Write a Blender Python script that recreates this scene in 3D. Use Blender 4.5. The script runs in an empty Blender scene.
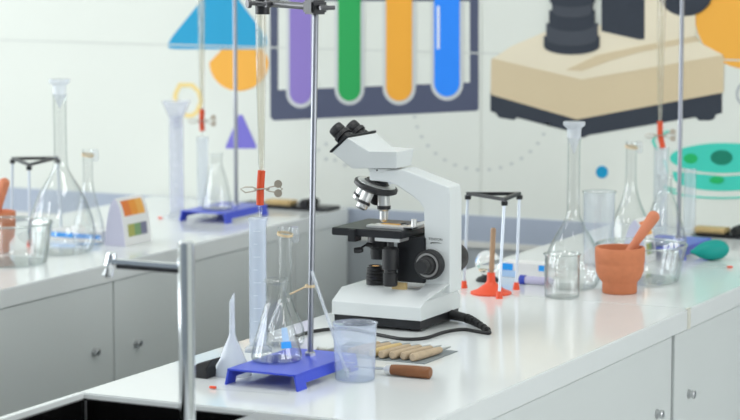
import bpy, bmesh, math, random
from mathutils import Vector, Matrix
random.seed(4)
S = bpy.context.scene
COL = S.collection
V3 = lambda *a: Vector(a)

# ------------------------------------------------------------------ camera
F = 2400.0
PHI = math.atan(292 / 2400.0)
YAW = math.atan(1210 / math.hypot(2400, 292))
BT = 0.90                       # bench top height
EYE = V3(0, 0, BT + 0.70)
FH = V3(-math.sin(YAW), math.cos(YAW), 0)
RT = V3(math.cos(YAW), math.sin(YAW), 0)
FW = FH * math.cos(PHI) - V3(0, 0, math.sin(PHI))
UP = FH * math.sin(PHI) + V3(0, 0, math.cos(PHI))
def ray(x, y): return FW * F + RT * (x - 370) - UP * (y - 210)
def P(x, y, z=BT):              # survey: photo point -> point at height z
    d = ray(x, y); return EYE + d * ((z - EYE.z) / d.z)
def onY(x, y, Y):
    d = ray(x, y); return EYE + d * ((Y - EYE.y) / d.y)
def onX(x, y, X):
    d = ray(x, y); return EYE + d * ((X - EYE.x) / d.x)
def px(p):
    v = Vector(p) - EYE; w = v.dot(FW); return 370 + F * v.dot(RT) / w, 210 - F * v.dot(UP) / w
def sc(p): return F / (Vector(p) - EYE).dot(FW)
def hz(p, y):                   # height above the foot p at which photo row y is reached
    lo, hi = p[2] - 1, p[2] + 2
    for _ in range(40):
        m = (lo + hi) / 2
        if px((p[0], p[1], m))[1] > y: lo = m
        else: hi = m
    return m

cam = bpy.data.cameras.new('camera')
co = bpy.data.objects.new('camera', cam); COL.objects.link(co)
cam.sensor_width = 36; cam.lens = 36 * F / 740; cam.clip_end = 60; cam.clip_start = .05
M = Matrix((RT, UP, -FW)).transposed().to_4x4(); M.translation = EYE
co.matrix_world = M
cam.dof.use_dof = True; cam.dof.focus_distance = 3.95; cam.dof.aperture_fstop = 5.4
S.camera = co

# ------------------------------------------------------------------ materials
def mat(name, col, rough=.5, metal=0., spec=.5, noise=0., nscale=30, coat=0., emit=0, bump=0., trans=0., ior=1.45, vary=None):
    m = bpy.data.materials.new(name); m.use_nodes = True
    nt = m.node_tree; b = nt.nodes['Principled BSDF']
    b.inputs['Base Color'].default_value = (*col, 1)
    b.inputs['Roughness'].default_value = rough; b.inputs['Metallic'].default_value = metal
    b.inputs['Specular IOR Level'].default_value = spec; b.inputs['Coat Weight'].default_value = coat
    b.inputs['IOR'].default_value = ior; b.inputs['Transmission Weight'].default_value = trans
    if emit:
        b.inputs['Emission Color'].default_value = (*col, 1); b.inputs['Emission Strength'].default_value = emit
    if noise or bump:
        tc = nt.nodes.new('ShaderNodeTexCoord'); n = nt.nodes.new('ShaderNodeTexNoise')
        n.inputs['Scale'].default_value = nscale; n.inputs['Detail'].default_value = 4
        nt.links.new(tc.outputs['Object'], n.inputs['Vector'])
        if noise:
            r = nt.nodes.new('ShaderNodeMapRange')
            r.inputs['To Min'].default_value = 1 - noise; r.inputs['To Max'].default_value = 1 + noise
            nt.links.new(n.outputs['Fac'], r.inputs['Value'])
            mx = nt.nodes.new('ShaderNodeVectorMath'); mx.operation = 'SCALE'
            mx.inputs[0].default_value = col
            nt.links.new(r.outputs['Result'], mx.inputs['Scale'])
            nt.links.new(mx.outputs['Vector'], b.inputs['Base Color'])
        if bump:
            bp = nt.nodes.new('ShaderNodeBump'); bp.inputs['Strength'].default_value = bump; bp.inputs['Distance'].default_value = .002
            nt.links.new(n.outputs['Fac'], bp.inputs['Height']); nt.links.new(bp.outputs['Normal'], b.inputs['Normal'])
    return m

def glassy(name, clear, edge, body=None, bodyfac=0., rough=.02, refl=.045, eedge=.85):
    """thin-walled glass / plastic: see-through, Fresnel mirror, darker where the wall is seen edge-on"""
    m = bpy.data.materials.new(name); m.use_nodes = True
    nt = m.node_tree; nt.nodes.clear()
    out = nt.nodes.new('ShaderNodeOutputMaterial'); lw = nt.nodes.new('ShaderNodeLayerWeight')
    lw.inputs['Blend'].default_value = .5
    p = nt.nodes.new('ShaderNodeMath'); p.operation = 'POWER'; p.inputs[1].default_value = 3
    nt.links.new(lw.outputs['Facing'], p.inputs[0])
    mc = nt.nodes.new('ShaderNodeMix'); mc.data_type = 'RGBA'
    mc.inputs['A'].default_value = (*clear, 1); mc.inputs['B'].default_value = (*edge, 1)
    nt.links.new(p.outputs[0], mc.inputs['Factor'])
    tr = nt.nodes.new('ShaderNodeBsdfTransparent'); nt.links.new(mc.outputs['Result'], tr.inputs['Color'])
    gl = nt.nodes.new('ShaderNodeBsdfGlossy'); gl.inputs['Roughness'].default_value = rough
    p5 = nt.nodes.new('ShaderNodeMath'); p5.operation = 'POWER'; p5.inputs[1].default_value = 5
    nt.links.new(lw.outputs['Facing'], p5.inputs[0])
    ma = nt.nodes.new('ShaderNodeMath'); ma.operation = 'MULTIPLY_ADD'; ma.inputs[1].default_value = eedge; ma.inputs[2].default_value = refl
    nt.links.new(p5.outputs[0], ma.inputs[0])
    src = tr
    if body:
        df = nt.nodes.new('ShaderNodeBsdfDiffuse'); df.inputs['Color'].default_value = (*body, 1)
        tl = nt.nodes.new('ShaderNodeBsdfTranslucent'); tl.inputs['Color'].default_value = (*body, 1)
        a = nt.nodes.new('ShaderNodeMixShader'); a.inputs[0].default_value = .5
        nt.links.new(df.outputs[0], a.inputs[1]); nt.links.new(tl.outputs[0], a.inputs[2])
        b = nt.nodes.new('ShaderNodeMixShader'); b.inputs[0].default_value = bodyfac
        nt.links.new(tr.outputs[0], b.inputs[1]); nt.links.new(a.outputs[0], b.inputs[2])
        src = b
    mx = nt.nodes.new('ShaderNodeMixShader')
    nt.links.new(ma.outputs[0], mx.inputs[0]); nt.links.new(src.outputs[0], mx.inputs[1]); nt.links.new(gl.outputs[0], mx.inputs[2])
    nt.links.new(mx.outputs[0], out.inputs['Surface'])
    return m

WALL = mat('wall_paint', (.735, .76, .70), .6, noise=.01, nscale=3)
CEIL = mat('ceiling_paint', (.8, .82, .82), .8, noise=.01)
FLOOR = mat('floor_vinyl', (.74, .75, .74), .35, noise=.06, nscale=6)
DADO = mat('dado_blue_grey', (.40, .45, .54), .5, noise=.02)
DADO2 = mat('dado_cream', (.70, .70, .66), .5, noise=.02)
DADO3 = mat('dado_grey', (.40, .43, .45), .5, noise=.02)
TOP = mat('bench_laminate', (.79, .82, .815), .11, spec=.5, noise=.012, nscale=12)
JOINT = mat('joint_filler', (.72, .71, .63), .4, noise=.03)
CAB = mat('cabinet_grey', (.70, .735, .725), .4, noise=.012, nscale=4)
CARC = mat('carcass_dark', (.10, .115, .12), .6, noise=.05)
STEEL = mat('brushed_steel', (.55, .56, .57), .3, 1., noise=.05, nscale=60)
LEGM = mat('leg_bright_steel', (.66, .72, .80), .3, .5, noise=.03)
DARKM = mat('dark_cast_metal', (.10, .10, .105), .35, .8, noise=.1)
CHROME = mat('chrome', (.80, .82, .85), .08, 1., noise=.02)
ROD = mat('rod_steel', (.30, .31, .345), .34, 1., noise=.03)
SINKB = mat('black_sink', (.004, .004, .004), .25, spec=.25, noise=.1)
DECK = mat('sink_deck', (.30, .31, .31), .35, noise=.04)
SCOPEW = mat('scope_enamel', (.72, .755, .755), .32, spec=.5, noise=.006, nscale=20)
BLACK = mat('black_enamel', (.014, .015, .018), .38, noise=.1)
RUBBER = mat('black_rubber', (.02, .02, .021), .55, noise=.1)
KNOBM = mat('knob_black', (.022, .022, .024), .42, noise=.1)
SILVER = mat('silver_metal', (.78, .78, .77), .3, .75, noise=.03)
AMBER = mat('amber_lamp_glow', (1., .55, .18), .4, emit=.9, noise=0)
AMBERG = mat('lit_glass_slide', (.98, .55, .12), .2, noise=.03)
BLUEP = mat('blue_enamel', (.05, .085, .62), .28, noise=.05, nscale=20)
RED = mat('red_orange_plastic', (.86, .095, .035), .4, noise=.03)
REDRUB = mat('red_rubber', (.72, .085, .025), .5, noise=.05)
TERRA = mat('terracotta', (.63, .215, .10), .75, noise=.10, nscale=90, bump=.15)
TERRA2 = mat('terracotta_pestle', (.66, .235, .125), .7, noise=.06, nscale=60, bump=.1)
WOOD = mat('tan_wood', (.50, .385, .26), .6, noise=.22, nscale=70)
WOODP = mat('pale_yellow_wood', (.62, .46, .22), .6, noise=.14, nscale=70)
WOODR = mat('chestnut_wood', (.24, .092, .034), .4, noise=.3, nscale=50)
WOODL = mat('brown_stick', (.42, .27, .165), .6, noise=.2, nscale=80)
TEAL = mat('teal_rubber', (.0, .33, .285), .5, noise=.04)
GREYC = mat('grey_cloth', (.25, .28, .29), .8, noise=.1, nscale=200)
BRIST = mat('bristles', (.30, .26, .20), .9, noise=.3, nscale=300)
WIRE = mat('wire_brass', (.50, .44, .36), .35, 1., noise=.05)
WHITEP = mat('white_plastic', (.80, .83, .84), .35, noise=.01)
CARD = mat('white_card', (.84, .84, .84), .55, noise=.01)
CARDL = mat('lavender_card', (.60, .60, .74), .55, noise=.01)
BRIGHTB = mat('bright_blue_print', (.02, .36, .95), .45, noise=.02)
PALEB = mat('pale_blue_print', (.45, .64, .90), .45, noise=.02)
NAVY = mat('navy_plastic', (.03, .06, .45), .35, noise=.03)
LAV = mat('lavender_plastic', (.55, .53, .72), .4, noise=.03)
TAPE = mat('beige_rubber_band', (.74, .58, .36), .55, noise=.05)
INK = mat('black_ink', (.02, .02, .02), .6, noise=.02)
GLASS = glassy('clear_glass', (.992, .994, .993), (.74, .78, .79))
GLASSF = glassy('clear_flask_glass', (.99, .993, .992), (.66, .71, .72), refl=.055)
PLASTC = glassy('clear_plastic', (.98, .985, .992), (.80, .84, .88), (.86, .91, .97), .13, rough=.12)
PLASTB = glassy('frosted_blue_plastic', (.965, .978, .999), (.78, .84, .95), (.84, .90, 1.), .19, rough=.18)
PLASTW = glassy('frosted_white_plastic', (.97, .98, .99), (.8, .84, .88), (.88, .91, .96), .5, rough=.25)
CYL = glassy('cylinder_plastic', (.965, .98, .998), (.78, .83, .90), (.86, .91, .99), .32, rough=.2)
PLASTF = glassy('pale_funnel_plastic', (.975, .978, .99), (.82, .84, .90), (.88, .90, .97), .24, rough=.2)
BALL = mat('solid_glass', (1, 1, 1), .0, trans=1., ior=1.46)
GLASSB = glassy('bowl_glass', (.985, .99, .988), (.52, .60, .60), refl=.08)
RIMG = glassy('whitened_rim_glass', (.90, .93, .92), (.50, .58, .57), (.90, .95, .95), .12, refl=.22)  # whitish body put in for the bright reflections along a glass edge
RODG = glassy('rod_glass', (.93, .95, .97), (.6, .66, .7), (.93, .96, 1.), .34, refl=.08)
LIQ = glassy('buret_glass', (.96, .955, .93), (.42, .40, .36), (.90, .87, .78), .10)

# ------------------------------------------------------------------ mesh builder
class MB:
    def __init__(s): s.bm = bmesh.new()
    def add(s, verts, faces):
        vs = [s.bm.verts.new(v) for v in verts]
        for f in faces:
            try: s.bm.faces.new([vs[i] for i in f])
            except ValueError: pass
        return s
    def merge(s, tmp):
        me = bpy.data.meshes.new('tmp'); tmp.to_mesh(me); tmp.free(); s.bm.from_mesh(me); bpy.data.meshes.remove(me)
        return s
    def box(s, x0, x1, y0, y1, z0, z1, bev=0, seg=2, mtx=None):
        t = bmesh.new()
        bmesh.ops.create_cube(t, size=1)
        for v in t.verts:
            v.co = V3((x0 + x1) / 2 + v.co.x * (x1 - x0), (y0 + y1) / 2 + v.co.y * (y1 - y0), (z0 + z1) / 2 + v.co.z * (z1 - z0))
        if bev: bmesh.ops.bevel(t, geom=t.edges[:], offset=bev, segments=seg, affect='EDGES')
        if mtx: bmesh.ops.transform(t, matrix=mtx, verts=t.verts)
        return s.merge(t)
    def lathe(s, c, prof, seg=40, axis=(0, 0, 1), closed=False):
        c = Vector(c); q = V3(0, 0, 1).rotation_difference(Vector(axis).normalized())
        rings = []
        for r, z in prof:
            if abs(r) < 1e-7: rings.append([s.bm.verts.new(c + q @ V3(0, 0, z))])
            else: rings.append([s.bm.verts.new(c + q @ V3(r * math.cos(2 * math.pi * k / seg), r * math.sin(2 * math.pi * k / seg), z)) for k in range(seg)])
        pairs = list(zip(rings, rings[1:]))
        if closed: pairs.append((rings[-1], rings[0]))
        for a, b in pairs:
            for k in range(seg):
                j = (k + 1) % seg
                if len(a) == 1 and len(b) == 1: continue
                if len(a) == 1: f = (a[0], b[j], b[k])
                elif len(b) == 1: f = (a[k], a[j], b[0])
                else: f = (a[k], a[j], b[j], b[k])
                try: s.bm.faces.new(f)
                except ValueError: pass
        return s
    def tube(s, pts, r, seg=10, cap=True, loop=False):
        pts = [Vector(p) for p in pts]; n = len(pts)
        rr = r if isinstance(r, (list, tuple)) else [r] * n
        tang = []
        for i in range(n):
            a = pts[(i - 1) % n] if (loop or i) else pts[0]; b = pts[(i + 1) % n] if (loop or i < n - 1) else pts[-1]
            tang.append((b - a).normalized())
        ref = V3(0, 0, 1) if abs(tang[0].z) < .9 else V3(1, 0, 0)
        u = tang[0].cross(ref).normalized(); rings = []
        for i in range(n):
            if i: u = (tang[i - 1].rotation_difference(tang[i]) @ u); u = (u - tang[i] * u.dot(tang[i])).normalized()
            w = tang[i].cross(u)
            rings.append([s.bm.verts.new(pts[i] + (u * math.cos(2 * math.pi * k / seg) + w * math.sin(2 * math.pi * k / seg)) * rr[i]) for k in range(seg)])
        for i in range(n if loop else n - 1):
            a, b = rings[i], rings[(i + 1) % n]
            for k in range(seg):
                j = (k + 1) % seg; s.bm.faces.new((a[k], a[j], b[j], b[k]))
        if cap and not loop:
            s.bm.faces.new(rings[0][::-1]); s.bm.faces.new(rings[-1])
        return s
    def prism(s, poly, vec):
        poly = [Vector(p) for p in poly]; vec = Vector(vec); n = len(poly)
        a = [s.bm.verts.new(p) for p in poly]; b = [s.bm.verts.new(p + vec) for p in poly]
        s.bm.faces.new(a); s.bm.faces.new(b[::-1])
        for i in range(n): s.bm.faces.new((a[i], b[i], b[(i + 1) % n], a[(i + 1) % n]))
        return s
    def loft(s, rings):
        R = [[s.bm.verts.new(Vector(p)) for p in r] for r in rings]; n = len(R[0])
        for a, b in zip(R, R[1:]):
            for i in range(n): s.bm.faces.new((a[i], a[(i + 1) % n], b[(i + 1) % n], b[i]))
        s.bm.faces.new(R[0][::-1]); s.bm.faces.new(R[-1])
        return s
    def ball(s, c, r, scale=(1, 1, 1), seg=32, mtx=None):
        t = bmesh.new(); bmesh.ops.create_uvsphere(t, u_segments=seg, v_segments=seg // 2, radius=r)
        for v in t.verts: v.co = V3(v.co.x * scale[0], v.co.y * scale[1], v.co.z * scale[2])
        if mtx: bmesh.ops.transform(t, matrix=mtx, verts=t.verts)
        bmesh.ops.translate(t, vec=Vector(c), verts=t.verts)
        return s.merge(t)

def root_of(o):
    while o.parent: o = o.parent
    return o
def obj(name, mb, m, parent=None, bevel=0, angle=38, label=None):
    bm = mb.bm
    bmesh.ops.recalc_face_normals(bm, faces=bm.faces)
    if parent is not None: bmesh.ops.translate(bm, vec=-root_of(parent).location, verts=bm.verts)
    me = bpy.data.meshes.new(name); bm.to_mesh(me); bm.free()
    o = bpy.data.objects.new(name, me); COL.objects.link(o)
    me.materials.append(m)
    for p in me.polygons: p.use_smooth = True
    me.set_sharp_from_angle(angle=math.radians(angle))
    if parent is not None: o.parent = parent
    if bevel:
        b = o.modifiers.new('bevel', 'BEVEL'); b.width = bevel; b.segments = 3; b.limit_method = 'ANGLE'; b.angle_limit = math.radians(35)
        b.harden_normals = True
    if label: o['label'] = label
    return o
def thing(name, label, cat, loc, group=None):
    o = bpy.data.objects.new(name, None); COL.objects.link(o); o.location = Vector(loc)
    o.empty_display_size = .02
    o['label'] = label; o['category'] = cat
    if group: o['group'] = group
    return o
def tag(o, label, cat, group=None):
    o['label'] = label; o['category'] = cat
    if group: o['group'] = group
    return o
def origin(o, loc):            # move a single-mesh thing's origin to its base
    loc = Vector(loc); o.data.transform(Matrix.Translation(-loc)); o.location = loc
    return o
def struct(name, mb, m, bevel=0):
    o = obj(name, mb, m, None, bevel); o['kind'] = 'structure'; return o

# ------------------------------------------------------------------ room
YB = 5.17; XL, XR, YF, ZC = -6.2, 3.0, -2.2, 3.1
struct('floor', MB().box(XL - .3, XR + .3, YF - .2, YB + .2, -.1, 0), FLOOR)
struct('ceiling', MB().box(XL - .3, XR + .3, YF - .2, YB + .2, ZC, ZC + .1), CEIL)
struct('wall_back', MB().box(XL - .3, XR + .3, YB, YB + .15, 0, ZC), WALL)
struct('wall_front', MB().box(XL - .3, XR + .3, YF - .15, YF, 0, ZC), mat('front_wall_dark_for_chrome', (.24, .27, .30), .6, noise=.02))  # unseen wall, made dark so the chrome has darker reflections
def window_wall(name, X0, X1, wins, z0, z1, start):
    m = MB(); ys = [YF] + [v for w in wins for v in w] + [YB]
    for i in range(0, len(ys), 2): m.box(X0, X1, ys[i], ys[i + 1], 0, ZC)
    for a, b in wins: m.box(X0, X1, a, b, 0, z0); m.box(X0, X1, a, b, z1, ZC)
    struct(name, m, WALL)
    xm = (X0 + X1) / 2
    for i, (a, b) in enumerate(wins):
        f = MB()
        for (p, q, r, s_) in ((a, b, z0, z0 + .06), (a, b, z1 - .06, z1), (a, a + .06, z0, z1), (b - .06, b, z0, z1), ((a + b) / 2 - .03, (a + b) / 2 + .03, z0, z1)):
            f.box(xm - .03, xm + .03, p, q, r, s_)
        w = struct('window_%d' % (start + i), f, WHITEP)
        g = obj('pane', MB().box(xm - .003, xm + .003, a + .06, b - .06, z0 + .06, z1 - .06), GLASS, w)
window_wall('wall_left', XL - .2, XL, [(-.9, 1.1), (1.5, 3.1), (3.5, 4.9)], .95, 2.75, 1)
window_wall('wall_right', XR, XR + .2, [(-.6, 1.2), (2.0, 4.2)], 1.0, 2.6, 4)
# dado rail below bench height on the back wall
struct('trim_1', MB().box(XL, XR, YB - .006, YB, .838, .899), DADO)
struct('trim_2', MB().box(XL, XR, YB - .009, YB, .823, .838), DADO2)
struct('trim_3', MB().box(XL, XR, YB - .004, YB, .10, .823), DADO3)
struct('baseboard_back', MB().box(XL, XR, YB - .012, YB, 0, .10), DADO2)
sm = MB()
zs = onY(400, 51, YB).z
sm.box(XL, XR, YB - .0012, YB, zs - .0018, zs + .0018)
struct('trim_4', sm, mat('panel_seam', (.62, .64, .60), .7, noise=.02))
xs = onY(481, 60, YB).x
struct('trim_5', MB().box(xs - .0018, xs + .0018, YB - .0012, YB, .9, ZC), mat('panel_seam_upright', (.69, .715, .66), .7, noise=.02))

# ------------------------------------------------------------------ mural on the back wall
def mm(name, c, r=.65): return mat('mural_' + name, c, r, noise=.02, nscale=8)
MU = dict(blue=mm('cyan', (.01, .33, .58)), orange=mm('orange', (.90, .44, .06)), purple=mm('violet', (.19, .165, .60)), yellow=mm('yellow', (.85, .66, .27)),
          slate=mm('slate', (.072, .085, .145)), lilac=mm('lilac', (.26, .185, .53)), green=mm('green', (.012, .36, .085)), amber=mm('amber', (.87, .40, .035)),
          azure=mm('azure', (.015, .25, .95)), rim=mm('pale_grey', (.60, .62, .62)), tan=mm('tan', (.66, .54, .35)), cream=mm('cream', (.80, .72, .55)),
          dark=mm('charcoal', (.028, .036, .052)), dark2=mm('charcoal_mid', (.055, .064, .082)), teal=mm('mint', (.05, .60, .47)), bottle=mm('bottle_green', (.0, .21, .13)), leaf=mm('leaf_green', (.01, .46, .13)),
          dot=mm('dot_blue', (.0, .30, .55)), grey=mm('grey_dot', (.42, .45, .46)), white=mm('white_line', (.85, .88, .92)))
LAYER = [0]
def flat(name, polys, m, parent, lift=1):
    """a painted shape: polygon(s) in photo coordinates laid on the wall, a paint film with thickness"""
    mb = MB()
    for poly in polys:
        pts = [onY(x, y, YB) for x, y in poly]
        pts = [V3(p.x, YB, p.z) for p in pts]
        mb.prism(pts, (0, -.0007 * lift - .0003, 0))
    return obj(name, mb, m, parent)
def mural(name, label, at):
    p = onY(*at, YB); return thing(name, label, 'wall painting', (p.x, YB - .0003, p.z))
def arc(cx, cy, rx, ry, a0=0, a1=360, n=36):
    return [(cx + rx * math.cos(math.radians(a0 + (a1 - a0) * k / n)), cy + ry * math.sin(math.radians(a0 + (a1 - a0) * k / n))) for k in range(n + (0 if abs(a1 - a0) == 360 else 1))]
def band(path, w, closed=False):
    """a stroke of even width along a path, as one outline (open) or mitred quads (closed)"""
    n = len(path); L, Rr = [], []
    for i in range(n):
        a = path[(i - 1) % n] if (closed or i) else path[0]; b = path[(i + 1) % n] if (closed or i < n - 1) else path[-1]
        dx, dy = b[0] - a[0], b[1] - a[1]; q = math.hypot(dx, dy) or 1; nx, ny = -dy / q * w / 2, dx / q * w / 2
        if closed or 0 < i < n - 1:      # widen at the corners so the stroke keeps its width
            ex, ey = path[i][0] - a[0], path[i][1] - a[1]; e = math.hypot(ex, ey) or 1
            c = max(.6, (dx * ex + dy * ey) / (q * e)); nx /= c; ny /= c
        x, y = path[i]; L.append((x + nx, y + ny)); Rr.append((x - nx, y - ny))
    if not closed: return [L + Rr[::-1]]
    return [[L[i], L[(i + 1) % n], Rr[(i + 1) % n], Rr[i]] for i in range(n)]
g = mural('flask_mural', 'blue and orange laboratory flask painted high on the white wall', (225, 60))
flat('flask_body', [[(168, 44), (172, 37), (201, 1), (204, -6), (204, -60), (236, -60), (236, -6), (239, 0), (266, 36), (267, 44), (264, 47), (256, 49), (175, 49), (169, 48)]], MU['blue'], g)
flat('flask_liquid', [[(222, 49.5), (262, 49.5), (267, 56)] + arc(239, 62, 29.5, 29, 0, 180, 20) + [(210, 62)]], MU['orange'], g)
o = flat('triangle_mural', [[(240.5, 114.5), (242.5, 115), (256.5, 146), (256, 148.5), (226, 148.5), (226, 146), (239, 115)]], MU['purple'], None); tag(o, 'small violet triangle painted on wall behind thin metal rod', 'wall painting')
o = flat('ring_mural', band([(175.5, 102), (175.5, 94), (180, 85), (192, 85), (199, 92), (201.5, 101), (197, 112), (192, 115.5), (185, 115.5)], 4.2), MU['yellow'], None); tag(o, 'open yellow octagonal ring painted on the wall', 'wall painting')
g = mural('test_tube_rack_mural', 'slate blue rack with four coloured test tubes painted on wall', (372, 115))
flat('rack_frame', [[(270, -30), (278, -30), (278, 90), (470, 82.5), (470, -30), (478.5, -30), (478.5, 109), (476, 110.8), (274, 120.5), (270.5, 117)],
                    [(278, -30), (278, -22), (470, -22), (470, -30)], [(278, -6), (278, .8), (470, 1.2), (470, -6)]], MU['slate'], g)
for (x0, x1, yb, c, nm) in ((290, 312, 104.5, 'lilac', 'violet'), (338.5, 361, 101.5, 'green', 'green'), (386.5, 412.5, 101.5, 'amber', 'orange'), (434.5, 460, 97, 'azure', 'blue')):
    cx, r = (x0 + x1) / 2, (x1 - x0) / 2
    t = flat('painted_test_tube', [[(x0 - 3.5, 2)] + [(x1 + 3.5, 2)] + arc(cx, yb - r - 1, r + 3.5, r + 4.5, 0, 180, 16)], MU['rim'], g, 2)
    t['label'] = 'painted %s test tube with pale outline' % nm
    flat('tube_fill', [[(x0, -4), (x1, -4)] + arc(cx, yb - r - 1.5, r, r + 1, 0, 180, 16)], MU[c], t, 3)
    if nm == 'blue': flat('highlight_line', [[(437.5, 6), (440, 6), (440, 49), (437.5, 49)]], MU['white'], t, 4)
g = mural('microscope_mural', 'large tan and charcoal microscope base painted on the wall', (600, 90))
flat('painted_skirt', [[(490.5, 92), (577, 118), (722, 92), (722, 113), (716, 114.5), (714, 119), (710, 120.5), (699, 120.5), (696, 117), (589, 135), (584, 137.5), (576, 137), (569, 131), (517, 117.5), (514, 120), (499, 117.5), (496, 113), (490.5, 111)]], MU['dark'], g)
flat('painted_base_front', [[(491.5, 60), (494, 57), (581, 79), (722, 54), (724, 57), (723.5, 92.5), (577, 119.5), (491, 94.5)]], MU['tan'], g, 2)
flat('painted_base_top', [[(493, 58.5), (512, 46), (545, 32), (600, 25), (668, 28), (696, 36), (699, 42), (723.5, 55), (582, 79.5)]], MU['cream'], g, 3)
flat('painted_column', [[(640, -40), (695, -40), (696, 37), (645, 39)]], MU['cream'], g, 4)
flat('painted_path', [[(566, 70), (598, 55), (645, 45), (696, 36), (700, 41), (640, 52), (612, 60), (582, 71)]], MU['tan'], g, 4)
flat('painted_dark_column', [[(602, -40), (645, -40), (645, 39), (640, 39.5), (602, 31)]], MU['dark'], g, 5)
lens = [((551, 595), -12, 1), ((553, 593), -1, 11), ((550, 595), 10, 24), ((547, 598), 23, 38), ((544.5, 600), 36, 46)]
for k, ((a, b), y0, y1) in enumerate(lens):
    flat('painted_lens_ring', [[(a, y0), (b, y0)] + arc((a + b) / 2, y1, (b - a) / 2, 6 + k * .6, 0, 180, 16)], MU['dark' if k % 2 == 0 else 'dark2'], g, 10 - k)
flat('painted_knob', [arc(686, -8, 27, 24, 0, 360, 36)], MU['dark'], g, 6)
o = flat('circle_mural', [arc(748, 15, 53, 54)], MU['orange'], None); tag(o, 'big orange disc painted on wall at upper right corner', 'wall painting')
o = flat('dot_mural', [arc(602, 172, 6, 6.2)], MU['dot'], None); tag(o, 'small solid blue dot painted on the wall', 'wall painting')
o = flat('cell_mural', band(arc(752, 94, 15, 14), 2.2, True), MU['grey'], None); tag(o, 'grey ring outline painted at right edge of the wall', 'wall painting')
g = mural('petri_dish_mural', 'mint green petri dish with dark green spots painted on wall', (715, 160))
flat('dish_rim', band(arc(722, 186, 58, 12, 0, 180, 24), 1.6), MU['teal'], g, 2)
flat('lower_dish', [[(672, 170), (775, 170)] + arc(724, 178, 50, 13, 0, 180, 24)], MU['teal'], g, 1)
flat('upper_gap', [[(668, 163), (776, 163), (776, 173), (724, 176), (668, 171)]], mm('wall_tone', (.70, .74, .67)), g, 2)
flat('upper_dish', [arc(724, 158, 54, 15)], MU['teal'], g, 3)
for (x, y, a, b, c) in ((722, 157.5, 11, 7.5, 'bottle'), (691, 158.5, 7, 5, 'leaf'), (717, 180, 7, 3.6, 'leaf')):
    flat('colony', [arc(x, y, a, b)], MU[c], g, 4)
for pts, w in (([(657, 150), (653, 141), (656, 136)], 2.4), ([(662, 134), (669, 131)], 2), ([(664, 160), (668, 172)], 2), ([(664, 186), (676, 190)], 1.6)):
    flat('green_stroke', band(pts, w), MU['teal'], g, 1)
dots = []
for k in range(17):
    t = math.radians(172 - k * 9.8); cx, cy = 482 + 68 * math.cos(t), 108 + 62 * math.sin(t)
    dots.append(arc(cx, cy, 2.1, 1.6, n=10))
o = flat('dotted_arc_mural', dots, mm('faint_grey', (.56, .59, .57)), None); tag(o, 'faint dotted grey arc painted between rack and microscope', 'wall painting')
o = flat('dotted_line_mural', [arc(x, y, 1.9, 1.9, n=10) for x, y in ((326, 144), (326, 159), (335, 160), (345, 165), (318, 150))], mm('faint_grey_spots', (.56, .59, .57)), None)
tag(o, 'few faint grey dots painted left of the microscope head', 'wall painting')

# ------------------------------------------------------------------ benches
ZS = .863; SR = -1.655
XA0, XA1 = -1.96, -1.40          # near bench
XB0, XB1 = -3.20, -2.64          # far-left bench
YS = 2.945; YJ = 4.083; YE = YB - .011
o = obj('bench_countertop', MB().box(XA0, XA1, YS, YJ - .0003, ZS, BT, .002).box(XA0, XA0 + .011, 1.9, YS, ZS, BT, .001).box(XA1 - .10, XA1, 1.9, YS, ZS, BT, .001), TOP); tag(o, 'glossy white front countertop carrying the microscope', 'countertop')
o = obj('bench_countertop', MB().box(XA0, XA1, YJ + .0003, YE, ZS, BT, .002), TOP); tag(o, 'glossy white countertop length beyond cream joint, under green rubber bulb', 'countertop')
o = obj('joint_strip', MB().box(XA1 + .0001, XA1 + .0014, YJ - .0078, YJ + .0078, ZS + .0005, BT + .0006).box(XA1 - .004, XA1 + .0014, YJ - .0078, YJ + .0078, BT + .0001, BT + .0008), JOINT); tag(o, 'cream strip over the joint in front edge of white countertop', 'joint strip')
o = obj('bench_countertop', MB().box(XB0, XB1, 1.9, YE, ZS, BT, .002), TOP); tag(o, 'glossy white countertop of the rear bench with the tented card', 'countertop')
def cabinet(X0, X1, Y0, Y1, seam, kn, label, half, gap, skip=None):
    r = thing('bench_cabinet', label, 'cabinet', ((X0 + X1) / 2, (Y0 + Y1) / 2, 0))
    m = MB()
    xf = X1 - .022
    m.box(X0 + .004, xf, Y0, Y1, .10, .72); m.box(X0 + .004, X0 + .02, Y0, Y1, .72, ZS - .0005); m.box(xf - .02, xf, Y0, Y1, .72, ZS - .0005)
    m.box(X0 + .02, xf - .02, Y1 - .02, Y1, .72, ZS - .0005)
    m.box(X0 + .06, xf - .06, Y0 + .02, Y1 - .02, 0, .10)
    obj('carcass', m, CARC, r)
    edges = [max(Y0, seam - half), seam - gap / 2, seam + gap / 2, min(Y1, seam + half)]
    for a, b, (ky, kz) in ((edges[0], edges[1], kn[0]), (edges[2], edges[3], kn[1])):
        d = obj('door', MB().box(xf + .0005, X1 - .003, a, b, .11, ZS - .001, .0012), CAB, r)
        obj('knob', MB().lathe((X1 - .003, ky, kz), [(0, 0), (.0085, 0), (.0085, .003), (.0065, .004), (.0065, .007), (.0078, .008), (.0078, .0115), (.006, .013), (0, .013)], 20, (1, 0, 0)), STEEL, d)
    # outer plain end panels
    for a, b in ((Y0, edges[0] - .003), (edges[3] + .003, Y1)):
        if b - a > .03: obj('side_panel', MB().box(xf + .0005, X1 - .003, a, b, .11, ZS - .001, .0012), CAB, r)
    return r
cabinet(XB0, XB1, 1.95, YE, 4.108, ((4.031, .728), (4.191, .721)), 'grey double door cabinet under the rear white countertop', .78, .005)
r = thing('sink_cabinet', 'grey cabinet under the black sink at front end of bench', 'cabinet', (-1.68, 2.42, 0))
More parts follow.
